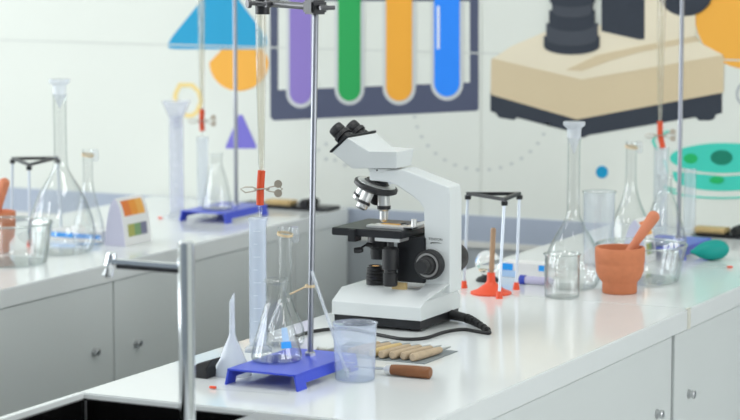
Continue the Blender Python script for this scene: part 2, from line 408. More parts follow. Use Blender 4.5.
obj('carcass', MB().box(XA0 + .004, XA1 - .022, 1.92, 2.948, .10, .655).box(XA0 + .06, XA1 - .06, 1.95, 2.94, 0, .10).box(XA0 + .001, XA0 + .0095, 1.92, 2.948, .655, ZS - .001).box(SR + .02, XA1 - .11, 1.935, 2.94, .655, .70), CARC, r)
d = obj('door', MB().box(XA1 - .0215, XA1 - .003, 1.92, 2.948, .11, ZS - .001, .0012), CAB, r)
obj('knob', MB().lathe((XA1 - .003, 2.85, .73), [(0, 0), (.007, 0), (.007, .003), (.004, .005), (.004, .011), (.0085, .013), (.0085, .019), (.006, .021), (0, .021)], 20, (1, 0, 0)), STEEL, d)
cabinet(XA0, XA1, 2.95, YE, 4.01, ((3.927, .736), (4.097, .741)), 'grey double door cabinet under front white countertop, dark gap between doors', .95, .016)
# sink let into the near end of the front bench
r = thing('sink', 'black basin sink in grey deck at front end of bench', 'sink', ((XA0 + SR) / 2, 2.5, .66))
m = MB()
bx0, bx1, by0, by1, bz = XA0 + .0115, SR, 1.95, YS - .001, .66
m.box(bx0, bx1, by0, by1, bz, bz + .01); m.box(bx0, bx0 + .006, by0, by1, bz, BT - .008); m.box(bx1 - .008, bx1, by0, by1, bz, BT - .006)
m.box(bx0, bx1, by0, by0 + .008, bz, BT - .006); m.box(bx0, bx1, by1 - .006, by1, bz, BT - .008)
obj('basin', m, SINKB, r)
obj('deck', MB().box(SR + .0005, XA1 - .1005, 1.95, YS - .001, ZS, BT - .0015, .001), DECK, r)
obj('corner_highlight', MB().tube([(bx0 + .0075, by1 - .0075, bz + .01), (bx0 + .0075, by1 - .0075, BT - .01)], .0022, 8), STEEL, r, label='painted highlight in the basin corner')  # thin pale rod stands in for the highlight along the inner corner
obj('drain', MB().lathe(((bx0 + bx1) / 2, 2.5, bz + .0101), [(0, 0), (.04, 0), (.042, .002), (.03, .004), (0, .003)], 24), STEEL, r)

# ------------------------------------------------------------------ faucet
fb = P(187.8, 455, BT - .0015)
r = thing('faucet', 'tall chrome swan-neck style tap beside the black sink', 'tap', fb)
r['label'] = 'tall chrome pillar tap with thin straight spout over black sink'
k = sc(fb); zt = hz(fb, 241); R_ = 8.2 / k
obj('pillar', MB().lathe(fb, [(0, 0), (R_ * 1.5, 0), (R_ * 1.5, .006), (R_, .012), (R_, zt - fb.z - .012), (R_ * .96, zt - fb.z - .002), (R_ * .8, zt - fb.z), (0, zt - fb.z)], 40), CHROME, r)
zsp = hz(fb, 268)
xe = onY(111, 263, fb.y).x
obj('spout', MB().box(xe, fb.x - R_ + .004, fb.y - .007, fb.y + .007, zsp - .001, zsp + .0050, .002), CHROME, r)
obj('spout_underside', MB().box(xe + .012, fb.x - R_ + .002, fb.y - .0068, fb.y + .0068, zsp - .0066, zsp - .0011), BLACK, r, label='dark underside of the spout')  # black strip along the underside of the spout
ne = V3(xe, fb.y, zsp + .004)
obj('nozzle', MB().lathe(ne, [(0, -.009), (.0055, -.009), (.0068, -.006), (.0068, .022), (.006, .024), (0, .024)], 24, (-.26, 0, -1)), CHROME, r)

# ------------------------------------------------------------------ glass vessel helper
def vprof(outer, t, base_t=None):
    """outer (r,z) from base edge to rim -> closed wall profile"""
    bt_ = base_t or t * 1.3
    p = [(0, outer[0][1])] + outer
    inner = [(max(r - t, .0006), z) for r, z in outer]
    inner = [(r, z) for r, z in inner if z > outer[0][1] + bt_ * 1.5]
    return p + inner[::-1] + [(max(inner[0][0] - t, .001), outer[0][1] + bt_), (0, outer[0][1] + bt_)]
def prof(base, pts):
    """photo measurements (half width px, px above base) -> metres"""
    k = sc(base); return [(w / k, h / k) for w, h in pts]
def smooth(pts, n=4):
    out = []
    P_ = [pts[0]] + pts + [pts[-1]]
    for i in range(1, len(P_) - 2):
        p0, p1, p2, p3 = (Vector((*q, 0)) for q in P_[i - 1:i + 3])
        for k in range(n):
            t = k / n
            v = .5 * ((2 * p1) + (p2 - p0) * t + (2 * p0 - 5 * p1 + 4 * p2 - p3) * t * t + (3 * p1 - p0 - 3 * p2 + p3) * t ** 3)
            out.append((max(v.x, .0005), v.y))
    out.append(pts[-1]); return out
def patch(c, r, z0, z1, a0, a1, t=.0004, n=8):
    """a thin label wrapped round a vessel: angles in degrees, r may be (r0,r1)"""
    r0, r1 = r if isinstance(r, tuple) else (r, r); m = MB(); vs, fs = [], []
    for lay in (0, t):
        for z, q in ((z0, r0), (z1, r1)):
            for k in range(n + 1):
                a = math.radians(a0 + (a1 - a0) * k / n); vs.append(V3(c[0] + (q + lay + .0002) * math.cos(a), c[1] + (q + lay + .0002) * math.sin(a), c[2] + z))
    N = n + 1
    for k in range(n):
        fs += [(k, k + 1, N + k + 1, N + k), (2 * N + k, 3 * N + k, 3 * N + k + 1, 2 * N + k + 1), (k, 2 * N + k, 2 * N + k + 1, k + 1), (N + k, N + k + 1, 3 * N + k + 1, 3 * N + k)]
    fs += [(0, N, 3 * N, 2 * N), (n, 2 * N + n, 3 * N + n, N + n)]
    return m.add(vs, fs)
CAMA = math.degrees(math.atan2(-FH.y, -FH.x))    # direction from the objects back to the viewer's side of the room

# ------------------------------------------------------------------ retort stands with burets
def stand(rodp, label, arm, grp, plate=(-.060, .058, -.155, .045), top=.62, clampz=.565, lean=0.):
    x, y = rodp[0], rodp[1]; z0 = BT
    r = thing('retort_stand', label, 'retort stand', (x, y, z0), grp)
    X0, X1, Y0, Y1 = x + plate[0], x + plate[1], y + plate[2], y + plate[3]
    zp = z0 + .022
    obj('base_plate', MB().box(X0, X1, Y0, Y1, zp, zp + .003, .0008), BLUEP, r)
    for xx, s_ in ((X0, -1), (X1, 1)):      # folded flanges with a foot at each end
        m = MB(); w = .012
        for ya, yb_, zz in ((Y0, Y0 + .028, z0), (Y0 + .028, Y1 - .028, z0 + .009), (Y1 - .028, Y1, z0)):
            f_ = (zp + .002 - zz) / (zp + .002 - z0)
            m.prism([(xx - s_ * .001, ya, zp + .002), (xx + s_ * w * .35 * f_, ya, zz), (xx + s_ * (w * .35 * f_ - .003), ya, zz), (xx - s_ * .004, ya, zp + .0015)], (0, yb_ - ya, 0))
        obj('foot_flange', m, BLUEP, r)
    rb_ = V3(x, y, zp + .003); la = (V3(0, 0, 1) + RT * lean)
    obj('rod', MB().lathe(rb_, [(0, 0), (.0046, 0), (.0046, top), (.0035, top + .002), (0, top + .002)], 24, la), ROD, r)
    obj('rod_nut', MB().lathe((x, y, zp + .003), [(.0052, 0), (.009, 0), (.009, .004), (.0056, .006)], 6), STEEL, r)
    d = Vector((arm[0], arm[1], 0)); L = d.length; d.normalize(); n = V3(-d.y, d.x, 0); zc = z0 + clampz; c = V3(x, y, zc) + RT * lean * (clampz - .025)
    rot = Matrix.Translation(c) @ Matrix(((d.x, n.x, 0), (d.y, n.y, 0), (0, 0, 1))).to_4x4()
    cl = obj('clamp_boss', MB().box(-.014, .02, -.013, .013, -.011, .011, .003, mtx=rot), BLACK, r)
    obj('clamp_screw', MB().tube([c - d * .012, c - d * .04], .004, 12).tube([c - d * .04 - n * .012, c - d * .04 + n * .012], .0035, 10), DARKM, cl)
    obj('clamp_arm', MB().tube([c + d * .018, c + d * (L - .035)], .0055, 14), DARKM, r)
    e = c + d * L; jaw = MB()
    for sgn in (-1, 1):
        jaw.tube([e - d * .04 + n * sgn * .008, e - d * .02 + n * sgn * .016, e + d * 0 + n * sgn * .0155, e + d * .012 + n * sgn * .0125], .0042, 10)
        jaw.tube([e - d * .038 + n * sgn * .004, e - d * .038 + n * sgn * .012], .006, 10)
    jaw.tube([e - d * .02 - n * .03, e - d * .02 + n * .03], .0022, 8).lathe(e - d * .02 + n * .03, [(0, 0), (.007, 0), (.007, .006), (0, .006)], 12, n)
    obj('clamp_jaw', jaw, DARKM, r)
    obj('collar', MB().lathe(e, [(.0092, -.018), (.0116, -.018), (.0116, .012), (.0092, .012)], 24, closed=True), BLACK, r, label='black ring of the clamp')
    return r
def buret(p, zred0, zred1, ztip, label, rad, grp, top=.70, clip=True, red=REDRUB, lean=0.):
    x, y = p[0], p[1]
    r = thing('buret', label, 'buret', (x, y, ztip), grp)
    L = BT + top - zred1
    obj('glass_tube', MB().lathe((x, y, zred1), [(.0015, -.006), (.0035, -.006), (.0038, .006), (.0052, .018), (rad * .62, .05), (rad * .85, .14), (rad, .24), (rad, L), (rad - .0018, L), (rad - .0018, .242), (rad * .85 - .0018, .14), (rad * .62 - .0018, .052), (.0028, .018), (.0015, -.006)], 28, closed=True), LIQ, r)
    rt = obj('rubber_tube', MB().tube([(x, y, zred1 + .004), (x - .0015 + lean * .3, y, (zred0 + zred1) / 2), (x + lean, y, zred0)], .0062, 16), red, r)
    obj('glass_tip', MB().lathe((x + lean, y, zred0 + .004), [(.0012, zred0 * 0 - (zred0 - ztip)), (.0020, -(zred0 - ztip)), (.0042, -.010), (.0042, 0), (.003, 0), (.003, -.010), (.0012, -(zred0 - ztip))], 16, closed=True), GLASS, r)
    if clip:
        zc = (zred0 + zred1) / 2; m = MB(); c = V3(x, y, zc)
        for sg in (1, -1):   # wire pinch clip, two loops crossing the tube
            q = [c + RT * sg * .008 + V3(0, 0, .001), c + RT * sg * .014 + V3(0, 0, .004), c + RT * sg * .026 + V3(0, 0, .005 + .001 * sg), c + RT * sg * .034 + V3(0, 0, .001), c + RT * sg * .026 - V3(0, 0, .005), c + RT * sg * .014 - V3(0, 0, .003), c + RT * sg * .008 - V3(0, 0, .001)]
            q = [v - FH * .0075 for v in q]
            m.tube(q, .0011, 8, loop=True)
        m.tube([c - RT * .010 - FH * .0078, c + RT * .010 - FH * .0078 + V3(0, 0, .002)], .0012, 8).tube([c - RT * .010 + FH * .0078, c + RT * .010 + FH * .0078], .0012, 8)
        m.tube([c - RT * .010 - FH * .0078, c - RT * .012, c - RT * .010 + FH * .0078], .0012, 8).tube([c + RT * .010 - FH * .0078, c + RT * .012, c + RT * .010 + FH * .0078], .0012, 8)
        for dz in (.009, -.006):
            m.lathe(c + RT * .027 + V3(0, 0, dz) - FH * .0085, [(0, 0), (.0065, 0), (.0065, .0016), (0, .0016)], 16, -FH + V3(0, 0, .2))
        obj('pinch_clip', m, WIRE, rt)
    return r
def cylinder(p, hw, ytop, label, grp, m_=None, lip=True):
    k = sc(p); H = hz(p, ytop) - p[2]; R = hw / k
    r = thing('measuring_cylinder', label, 'measuring cylinder', p, grp)
    outer = [(R * .94, .010), (R, .016), (R, H - .006), (R * 1.12, H), ]
    obj('tube', MB().lathe(p, vprof(outer, .0014, .003), 36), m_ or CYL, r)
    obj('foot', MB().lathe(p, [(0, 0), (R * 1.75, 0), (R * 1.75, .003), (R * 1.2, .009), (R * .9, .0098), (0, .0098)], 6), m_ or CYL, r)
    g = MB(); n = 9
    for i in range(n):
        z = .03 + (H - .05) * i / (n - 1)
        a0 = CAMA - 24; gm = patch(p, R, z, z + .0006, a0, a0 + (46 if i % 2 == 0 else 26), .00015, 6)
        me = bpy.data.meshes.new('t'); gm.bm.to_mesh(me); gm.bm.free(); g.bm.from_mesh(me); bpy.data.meshes.remove(me)
    obj('graduation_scale', g, PLASTW, r)['kind'] = 'stuff'
    return r
ST = 'retort stands with blue bases'; BU = 'burets held in clamps'; CY = 'tall plastic cylinders'
rod1 = P(310.2, 357, BT + .022); rod1.z = BT
cyl1 = P(258.2, 351)
stand(rod1, 'retort stand with blue base under the glass flask, nearest of three', (cyl1.x - rod1.x, cyl1.y - rod1.y), ST, lean=.0185)
b1 = V3(cyl1.x, cyl1.y, BT) + RT * (4.3 / sc(cyl1))
Zb = lambda p, y: hz((p[0], p[1], BT), y)
buret(b1, Zb(b1, 205), Zb(b1, 173), Zb(b1, 219), 'nearest glass buret with red tube held over pale blue cylinder', .0088, BU, lean=-.003)
cylinder(cyl1, 8.9, 218, 'tall pale blue plastic cylinder behind the nearest blue stand', CY)
rod2 = P(236.2, 206, BT + .022); rod2.z = BT
cy2 = P(203, 213)
stand(rod2, 'retort stand with blue base on rear bench against violet triangle', (cy2.x - rod2.x, cy2.y - rod2.y), ST)
buret(cy2, Zb(cy2, 131), Zb(cy2, 111), Zb(cy2, 141), 'blurred buret with dark red tube on the rear bench', .0085, BU)
cylinder(cy2, 5.6, 137, 'pale plastic cylinder under rear buret with dark red tube', CY, PLASTC)
rod3 = P(678.5, 240, BT + .022); rod3.z = BT
cy3 = P(660, 240)
cyl3 = cylinder(cy3, 7.0, 147, 'pale plastic cylinder under the buret at right end of bench', CY, PLASTC)
b3 = V3(cy3.x - .004, cy3.y, BT)
stand(rod3, 'retort stand in front of mint petri dish painting', (b3.x - rod3.x, b3.y - rod3.y), ST)
buret(b3, Zb(b3, 148), Zb(b3, 123), Zb(b3, 158), 'buret with orange red tube before painted microscope', .0085, BU, lean=.008)
# short wire arm on the nearest stand, seen behind the flask
# ------------------------------------------------------------------ flasks
def erlen(p, pts, label, grp=None, labelpatch=False, t=.0015):
    r = thing('conical_flask', label, 'flask', p, grp)
    o = prof(p, pts); lip = o[-3:]
    sm_ = smooth(o[:-2], 5) + o[-2:]
    obj('body', MB().lathe(p, vprof(sm_, t, .0025), 56), GLASSF, r)
    return r, o
f1 = P(276.5, 360.5, BT + .025)
r, o = erlen(f1, [(23, 0), (25.5, 3), (25, 9), (21, 24), (15.5, 43), (11.4, 56), (10.4, 62), (10.4, 75), (10.8, 78), (12.2, 79.5), (12.2, 82), (11.4, 82.8)], 'clear conical flask with blue label on blue stand base')
k = sc(f1)
obj('blue_label', patch(f1, (23.4 / k, 21.6 / k), 16 / k, 22.5 / k, CAMA + 14, CAMA + 42), BRIGHTB, r, label='small bright blue label')
obj('white_label', patch(f1, (21.5 / k, 17.6 / k), 22.6 / k, 36 / k, CAMA + 18, CAMA + 38), PALEB, r, label='faint blue printed mark')
f2 = P(217, 209, BT + .025)
erlen(f2, [(13.5, 0), (15, 2), (14.6, 6), (12, 20), (9, 34), (6.6, 42), (5.6, 46), (5.6, 53), (6, 54), (6.6, 54.6), (6.6, 55.4), (6.2, 56)], 'small conical flask on rear bench beside thin rod and violet triangle')
f3 = P(664, 244.5, BT + .025)
erlen(f3, [(20, 0), (22.5, 3), (22, 8), (17.5, 24), (12.5, 40), (8.4, 50), (7, 55), (7, 66), (7.4, 67), (8.2, 68), (8.2, 69.4), (7.6, 70)], 'clear conical flask behind glass bowl beside right metal rod')

def volumetric(p, pts, yst0, yst1, hw, label, grp):
    r = thing('volumetric_flask', label, 'flask', p, grp)
    o = prof(p, pts); sm_ = smooth(o[:-2], 5) + o[-2:]
    obj('body', MB().lathe(p, vprof(sm_, .0015, .003), 56), GLASSF, r)
    k = sc(p); zr = o[-1][1]; rn = o[-1][0]
    z1 = hz(p, yst0) - p[2]
    R = hw / k
    obj('stopper', MB().lathe(p, [(0, zr - .03), (.0015, zr - .028), (rn - .0022, zr - .001), (rn - .0004, zr + .001), (R * .62, zr + .003), (R * .66, z1 - .013), (R * .95, z1 - .008), (R, z1 - .006), (R, z1 - .001), (R * .96, z1), (0, z1)], 32), PLASTW, r, label='frosted white stopper')
    return r
VF = 'large volumetric flasks with white stoppers'
v1 = P(572.5, 288)
volumetric(v1, [(20, 0), (24.5, 3), (28, 12), (28.5, 22), (26, 35), (20, 49), (13, 61), (8, 71), (6.6, 80), (6.4, 95), (6.4, 136), (6.6, 148), (7, 149), (7, 150.5)], 121.5, 138, 11, 'tall volumetric flask with white stopper behind small empty beaker', VF)
v2 = P(62, 252.5)
volumetric(v2, [(24, 0), (30, 3), (33.5, 14), (33.5, 25), (30, 40), (22, 60), (13, 75), (7.8, 85), (6.8, 96), (6.6, 112), (6.6, 146), (6.8, 156), (7.2, 157), (7.2, 158.5)], 79, 97, 10.5, 'tall volumetric flask with white stopper on the rear bench', VF)

def necked(p, pts, ytop, label, grp, mtl=GLASSF):
    """flask with a long tube neck closed by a tied clear cap"""
    r = thing('long_necked_flask', label, 'flask', p, grp)
    o = prof(p, pts); sm_ = smooth(o[:-2], 5) + o[-2:]
    obj('body', MB().lathe(p, vprof(sm_, .0015, .003), 48), mtl, r)
    rn = o[-1][0]; zt = o[-1][1]
    obj('rubber_band', MB().lathe(p + V3(0, 0, zt - .012), [(rn + .0002, -.002), (rn + .0016, -.002), (rn + .0016, .002), (rn + .0002, .002)], 28, (.18, -.05, 1), closed=True), TAPE, r, label='beige band')
    c = p + V3(0, 0, zt) + RT * (rn + .005)
    obj('spout_cap', MB().lathe(c + V3(0, 0, -.026), [(0, 0), (.004, .0008), (.0062, .004), (.0066, .012), (.006, .022), (.0052, .026), (0, .026)], 20), PLASTC, r, label='clear hanging cap')
    return r
LN = 'long-necked flasks with beige bands'
n1 = P(285.5, 346)
necked(n1, [(15, 0), (18.5, 3), (19.5, 10), (17.5, 22), (12, 34), (8.2, 44), (6.8, 54), (6.6, 90), (6.6, 116), (7.2, 119), (7.2, 120)], 226, 'long-necked flask with beige band behind conical flask', LN)
n2 = P(89, 245)
necked(n2, [(13, 0), (15.5, 3), (16, 10), (14.5, 24), (10, 40), (6.6, 54), (5.2, 64), (5, 80), (5, 92), (5.4, 95), (5.4, 96)], 150, 'long-necked flask beside tented card on rear bench', LN)
n3 = P(630, 246)
necked(n3, [(17, 0), (20, 3), (20.5, 11), (17, 28), (11, 42), (7, 55), (5.6, 66), (5.4, 86), (5.4, 101), (5.8, 104), (5.8, 105)], 140, 'long-necked flask behind terracotta mortar', LN)

# ------------------------------------------------------------------ beakers and bowls
def beaker(p, rb, rt_, ytop, label, m_, grp=None, t=.0012, grads=True, spoutdir=-1, ring=None):
    k = sc(p); H = hz(p, ytop) - p[2]; Rb, Rt = rb / k, rt_ / k
    r = thing('beaker', label, 'beaker', p, grp)
    outer = [(Rb * .93, 0), (Rb * .99, .0015), (Rb, .004), ((Rb + Rt) / 2, H / 2), (Rt * .985, H - .005), (Rt, H - .002), (Rt * 1.045, H), ]
    mb = MB().lathe(p, vprof(outer, t, .002), 56)
    sd = RT * spoutdir
    for v in mb.bm.verts:       # pouring lip
        d = v.co - p; h = d.z; d.z = 0
        if h > H - .008 and d.length > Rt * .5:
            a = max(0, d.normalized().dot(sd) - .9) / .1
            v.co += sd * (.006 * a) - V3(0, 0, .001 * a)
    obj('cup', mb, m_, r)
    if ring: obj('rim', MB().tube([p + V3(Rt * 1.035 * math.cos(a), Rt * 1.035 * math.sin(a), H + .0005) for a in [2 * math.pi * q / 56 for q in range(56)]], .0013, 8, loop=True), RIMG, r)
    if grads:
        g = MB()
        for i in range(5):
            z = H * (.22 + .14 * i); q = Rb + (Rt - Rb) * z / H
            gm = patch(p, (q, q), z, z + .0007, CAMA - 30, CAMA - 30 + (30 if i % 2 else 18), .0002, 5)
            me = bpy.data.meshes.new('t'); gm.bm.to_mesh(me); gm.bm.free(); g.bm.from_mesh(me); bpy.data.meshes.remove(me)
        obj('graduation_scale', g, PLASTW, r)['kind'] = 'stuff'
    return r
bk1 = P(355, 379.5)
beaker(bk1, 20, 22, 322.5, 'frosted blue plastic beaker with glass rod in front of microscope', PLASTB, spoutdir=-.4)
bk2 = P(562, 297)
beaker(bk2, 17.6, 17.8, 254, 'small clear glass beaker left of the terracotta mortar', GLASSF, spoutdir=0, ring=True)
bk3 = P(598.5, 265)
beaker(bk3, 15, 16, 192, 'tall clear beaker behind mortar and volumetric flask', PLASTC, spoutdir=0, ring=True)
def bowl(p, rb, rt_, ytop, label, grp):
    k = sc(p); H = hz(p, ytop) - p[2]; Rb, Rt = rb / k, rt_ / k
    outer = [(Rb * .9, 0), (Rb * .97, .002), (Rb, .005), (Rb + (Rt - Rb) * .35, H * .4), (Rt * .985, H * .85), (Rt, H - .004), (Rt * 1.012, H - .0015), (Rt * 1.005, H)]
    r = thing('glass_bowl', label, 'bowl', p, grp)
    obj('bowl_wall', MB().lathe(p, vprof(outer, .0028, .004), 72), GLASSB, r)
    obj('rim', MB().tube([p + V3(Rt * 1.0 * math.cos(a), Rt * 1.0 * math.sin(a), H + .0012) for a in [2 * math.pi * q / 72 for q in range(72)]], .0026, 10, loop=True), RIMG, r, label='thick rounded rim')
    return r
bowl(P(641, 281), 38, 45, 245, 'wide clear glass bowl behind the terracotta mortar on front bench', 'glass bowls')
bowl(P(8.5, 263), 39, 44, 223, 'wide clear glass bowl on rear bench before terracotta mortar', 'glass bowls')

# ------------------------------------------------------------------ mortars and pestles
def mortar(p, label, grp, s=1.0):
    k = 536 / s
    o = [(0, 0), (16.5, 0), (17.5, 1), (17.5, 10), (18.5, 12), (21.5, 16), (24, 22), (24.6, 29), (24.4, 30.4), (24.9, 31.5), (25.2, 40), (25.2, 45), (24.6, 46.4), (22.5, 46.4), (21.8, 44), (21, 30), (17, 18), (8, 13), (0, 12)]
    ob = obj('mortar', MB().lathe(p, [(a / k, b / k) for a, b in o], 56), TERRA, angle=50); origin(ob, p)
    return tag(ob, label, 'mortar', grp)
mo1 = P(619.5, 292.5)
mortar(mo1, 'terracotta mortar on front bench beside small beaker', 'terracotta mortars')
mo2 = P(-6, 252)
mortar(mo2, 'terracotta mortar behind glass bowl on rear bench', 'terracotta mortars', 1.0)
def pestle(a, b, label, grp, r0=.0075, r1=.0118):
    a, b = Vector(a), Vector(b); d = (b - a); L = d.length
    n = 14; pr = [(0, 0)]
    for i in range(1, 8): pr.append((r0 * 1.25 * math.sin(i / 8 * math.pi / 2 + .2), r0 * 1.1 * i / 8))
    pr += [(r0, .03), (r0 * 1.05, L * .5), (r1, L - r1 * .9)]
    for i in range(1, 9): pr.append((r1 * math.cos(i / 9 * math.pi / 2), L - r1 * .9 + r1 * .9 * math.sin(i / 9 * math.pi / 2)))
    pr.append((0, L))
    o = obj('pestle', MB().lathe(a, pr, 28, d), TERRA2, angle=60); origin(o, a)
    return tag(o, label, 'pestle', grp)
k = sc(mo1)
hd = mo1 + RT * (37 / k) + FH * .012; hd.z = hz(hd, 212)
pestle(mo1 + V3(-.012, -.003, .0335), hd, 'terracotta pestle leaning in mortar on front bench', 'terracotta pestles')
k = sc(mo2)
hd = mo2 + RT * (12 / k) + FH * .012; hd.z = hz(hd, 178)
pestle(mo2 + V3(-.004, -.004, .0335), hd, 'terracotta pestle standing in the rear bench mortar', 'terracotta pestles')

# ------------------------------------------------------------------ tripods
def tripod(feet, tops, label, grp):
    c = (feet[0] + feet[1] + feet[2]) / 3
    r = thing('tripod_stand', label, 'tripod', c, grp)
    m = MB()
    ct = (tops[0] + tops[1] + tops[2]) / 3
    out = [t + (t - ct).normalized() * .004 for t in tops]; inn = [t - (t - ct).normalized() * .012 for t in tops]
    for i in range(3):
        j = (i + 1) % 3
        m.add([out[i], out[j], inn[j], inn[i]] + [q - V3(0, 0, .006) for q in (out[i], out[j], inn[j], inn[i])],
              [(0, 1, 2, 3), (7, 6, 5, 4), (0, 4, 5, 1), (2, 6, 7, 3)])
    obj('triangle_top', m, BLACK, r)
    for f, t in zip(feet, tops):
        t2 = t - V3(0, 0, .006)
        lg = obj('leg', MB().tube([f + V3(0, 0, .006), t2 - V3(0, 0, .0005)], .0028, 12), LEGM, r)
        obj('socket', MB().lathe(t2 - V3(0, 0, .008), [(.0030, 0), (.006, 0), (.0065, .0078), (.0030, .0078)], 14, closed=True), BLACK, lg)
        obj('foot', MB().lathe(f, [(0, 0), (.0068, 0), (.006, .006), (.0045, .014), (.0036, .014), (.0036, .0058), (0, .0058)], 14), RED, lg, label='red rubber foot')
    return r
def tz(x, y, z): return P(x, y, z)
ft = [P(464, 288), P(516.3, 289.5), P(499.3, 298.5)]
tp = [P(468, 192, BT + .184), P(519.5, 192, BT + .184), P(504.5, 198, BT + .184)]
tripod(ft, tp, 'tripod with black triangle top and red feet behind microscope', 'lab tripods')
tp2 = [P(12.5, 157, BT + .178), P(57.5, 156.5, BT + .178), P(29, 163.5, BT + .178)]
c2 = (tp2[0] + tp2[1] + tp2[2]) / 3
ft2 = [V3(t.x + (t.x - c2.x) * .12, t.y + (t.y - c2.y) * .12, BT) for t in tp2]
tripod(ft2, tp2, 'black topped tripod on rear bench beside volumetric flask', 'lab tripods')

# ------------------------------------------------------------------ microscope
Y0 = 3.636; YC = Y0 + .082
def xz(x, y, Y): q = onY(x, y, Y); return q.x, q.z
bx0, bx1 = -1.894, -1.723
zA, zB_, zC = .920, .943, .9635
r = thing('microscope', 'white and black binocular microscope standing on the front bench', 'microscope', ((bx0 + bx1) / 2, YC, BT))
SC = r
Y1 = Y0 + .163
m = MB()
ch = .034
m.loft([[(bx0, Y0, zA), (bx1, Y0, zA), (bx1, Y1, zA), (bx0, Y1, zA)],
        [(bx0, Y0, zB_), (bx1, Y0, zB_), (bx1, Y1, zB_), (bx0, Y1, zB_)],
        [(bx0 + .002, Y0 + ch, zC), (bx1, Y0 + ch, zC + .001), (bx1, Y1 - ch, zC + .001), (bx0 + .002, Y1 - ch, zC)]])
base = obj('base', m, SCOPEW, r, .0015)
obj('base_skirt', MB().box(bx0 + .004, bx1 - .003, Y0 + .003, Y1 - .003, BT + .005, zA), BLACK, r, label='black underside of the base')
for xx in (bx0 + .022, bx1 - .022):
    for yy in (Y0 + .022, Y1 - .022):
        obj('rubber_foot', MB().lathe((xx, yy, BT), [(0, 0), (.010, 0), (.011, .005), (0, .005)], 16), RUBBER, r)
obj('lamp_window', MB().box(-1.80, -1.775, Y0 + .045, Y0 + .055, zC - .001, zC + .012), WOODP, r, label='small amber plate behind the lamp')
# raised web where the arm meets the base (right end)
yn, yf = YC - .024, YC + .024
def A(x, y): a, b = xz(x, y, yn); return (a, yn, b)
m = MB()
xr = xz(450.5, 240, yn)[0]
xl = xz(424, 260, yn)[0]
m.loft([[(xl - .004, Y0 + ch, zC), (bx1, Y0 + ch - .022, zC - .013), (bx1, Y1 - ch + .022, zC - .013), (xl - .004, Y1 - ch, zC)],
        [(xl + .004, yn + .001, zC + .012), (xr, yn + .001, zC + .016), (xr, yf - .001, zC + .016), (xl + .004, yf - .001, zC + .012)]])
obj('arm_root', m, SCOPEW, r, .0015)
poly = [(369, 171), (404, 169.5), (449, 187), (450.5, 200)]
lower = [(424, 232), (423.5, 209), (419, 202), (411, 195.5), (396, 185.5), (388, 182.5), (369, 180.5)]
pts = [A(*q) for q in poly] + [(xr, yn, zC - .002), (xl, yn, zC - .002)] + [A(*q) for q in lower]
obj('arm', MB().prism(pts, (0, yf - yn, 0)), SCOPEW, r, .003)
# head: prism box, wide at the eyepiece plate and narrowing backwards
def Hd(x, y, Y): a, b = xz(x, y, Y); return a, b
hw = .055
p1 = Hd(331.5, 152.5, YC - hw); p2 = Hd(347.5, 137.5, YC - hw)
m1 = Hd(352, 168.5, YC - .035); m2 = Hd(370, 151, YC - .042)
e1 = Hd(397, 168.5, YC - .028); e2 = Hd(398, 151.5, YC - .030)
def ring4(lo, hi, yl, yh): return [(lo[0], YC - yl, lo[1]), (hi[0], YC - yh, hi[1]), (hi[0], YC + yh, hi[1]), (lo[0], YC + yl, lo[1])]
head = obj('head', MB().loft([ring4(p1, p2, hw, hw), ring4(m1, m2, .036, .046), ring4(e1, e2, .030, .034)]), SCOPEW, r, .002)
up_ = V3(p2[0] - p1[0], 0, p2[1] - p1[1]); Lp = up_.length; up_.normalize(); nn = V3(-up_.z, 0, up_.x)     # plate normal
c0 = V3((p1[0] + p2[0]) / 2, YC, (p1[1] + p2[1]) / 2)
mt = Matrix((V3(up_.x, 0, nn.x), V3(0, 1, 0), V3(up_.z, 0, nn.z))).to_4x4(); mt.translation = c0
obj('eyepiece_plate', MB().box(-Lp / 2 - .002, Lp / 2 + .002, -hw - .002, hw + .002, .0002, .0042, .0012, mtx=mt), BLACK, r)
for i, dy in enumerate((-.029, .029)):
    b = c0 + V3(0, dy, 0) + nn * .0043 + up_ * .006
    ax = (nn * 1.0 + V3(-.12, 0, -.10)).normalized()
    e = obj('eyepiece', MB().lathe(b, [(0, 0), (.0140, 0), (.0140, .004), (.0115, .005), (.0115, .008), (.0155, .009), (.0155, .015), (.0120, .017), (.0136, .020), (.0132, .030), (.0122, .032), (.0095, .032), (.009, .030), (0, .030)], 32, ax), KNOBM, r)
    obj('eye_lens', MB().lathe(b + ax * .0302, [(0, 0), (.0085, 0), (.0085, .0004), (0, .001)], 24, ax), BALL, e)
obj('head_collar', MB().lathe((m1[0] + .045, YC, e1[1] - .009), [(0, 0), (.026, 0), (.028, .004), (.028, .0085), (0, .0085)], 36), SCOPEW, r)
obj('collar_ring', MB().lathe((m1[0] + .045, YC, e1[1] - .0012), [(.0282, -.001), (.0292, -.001), (.0292, .0008), (.0282, .0008)], 36, closed=True), BLACK, r)
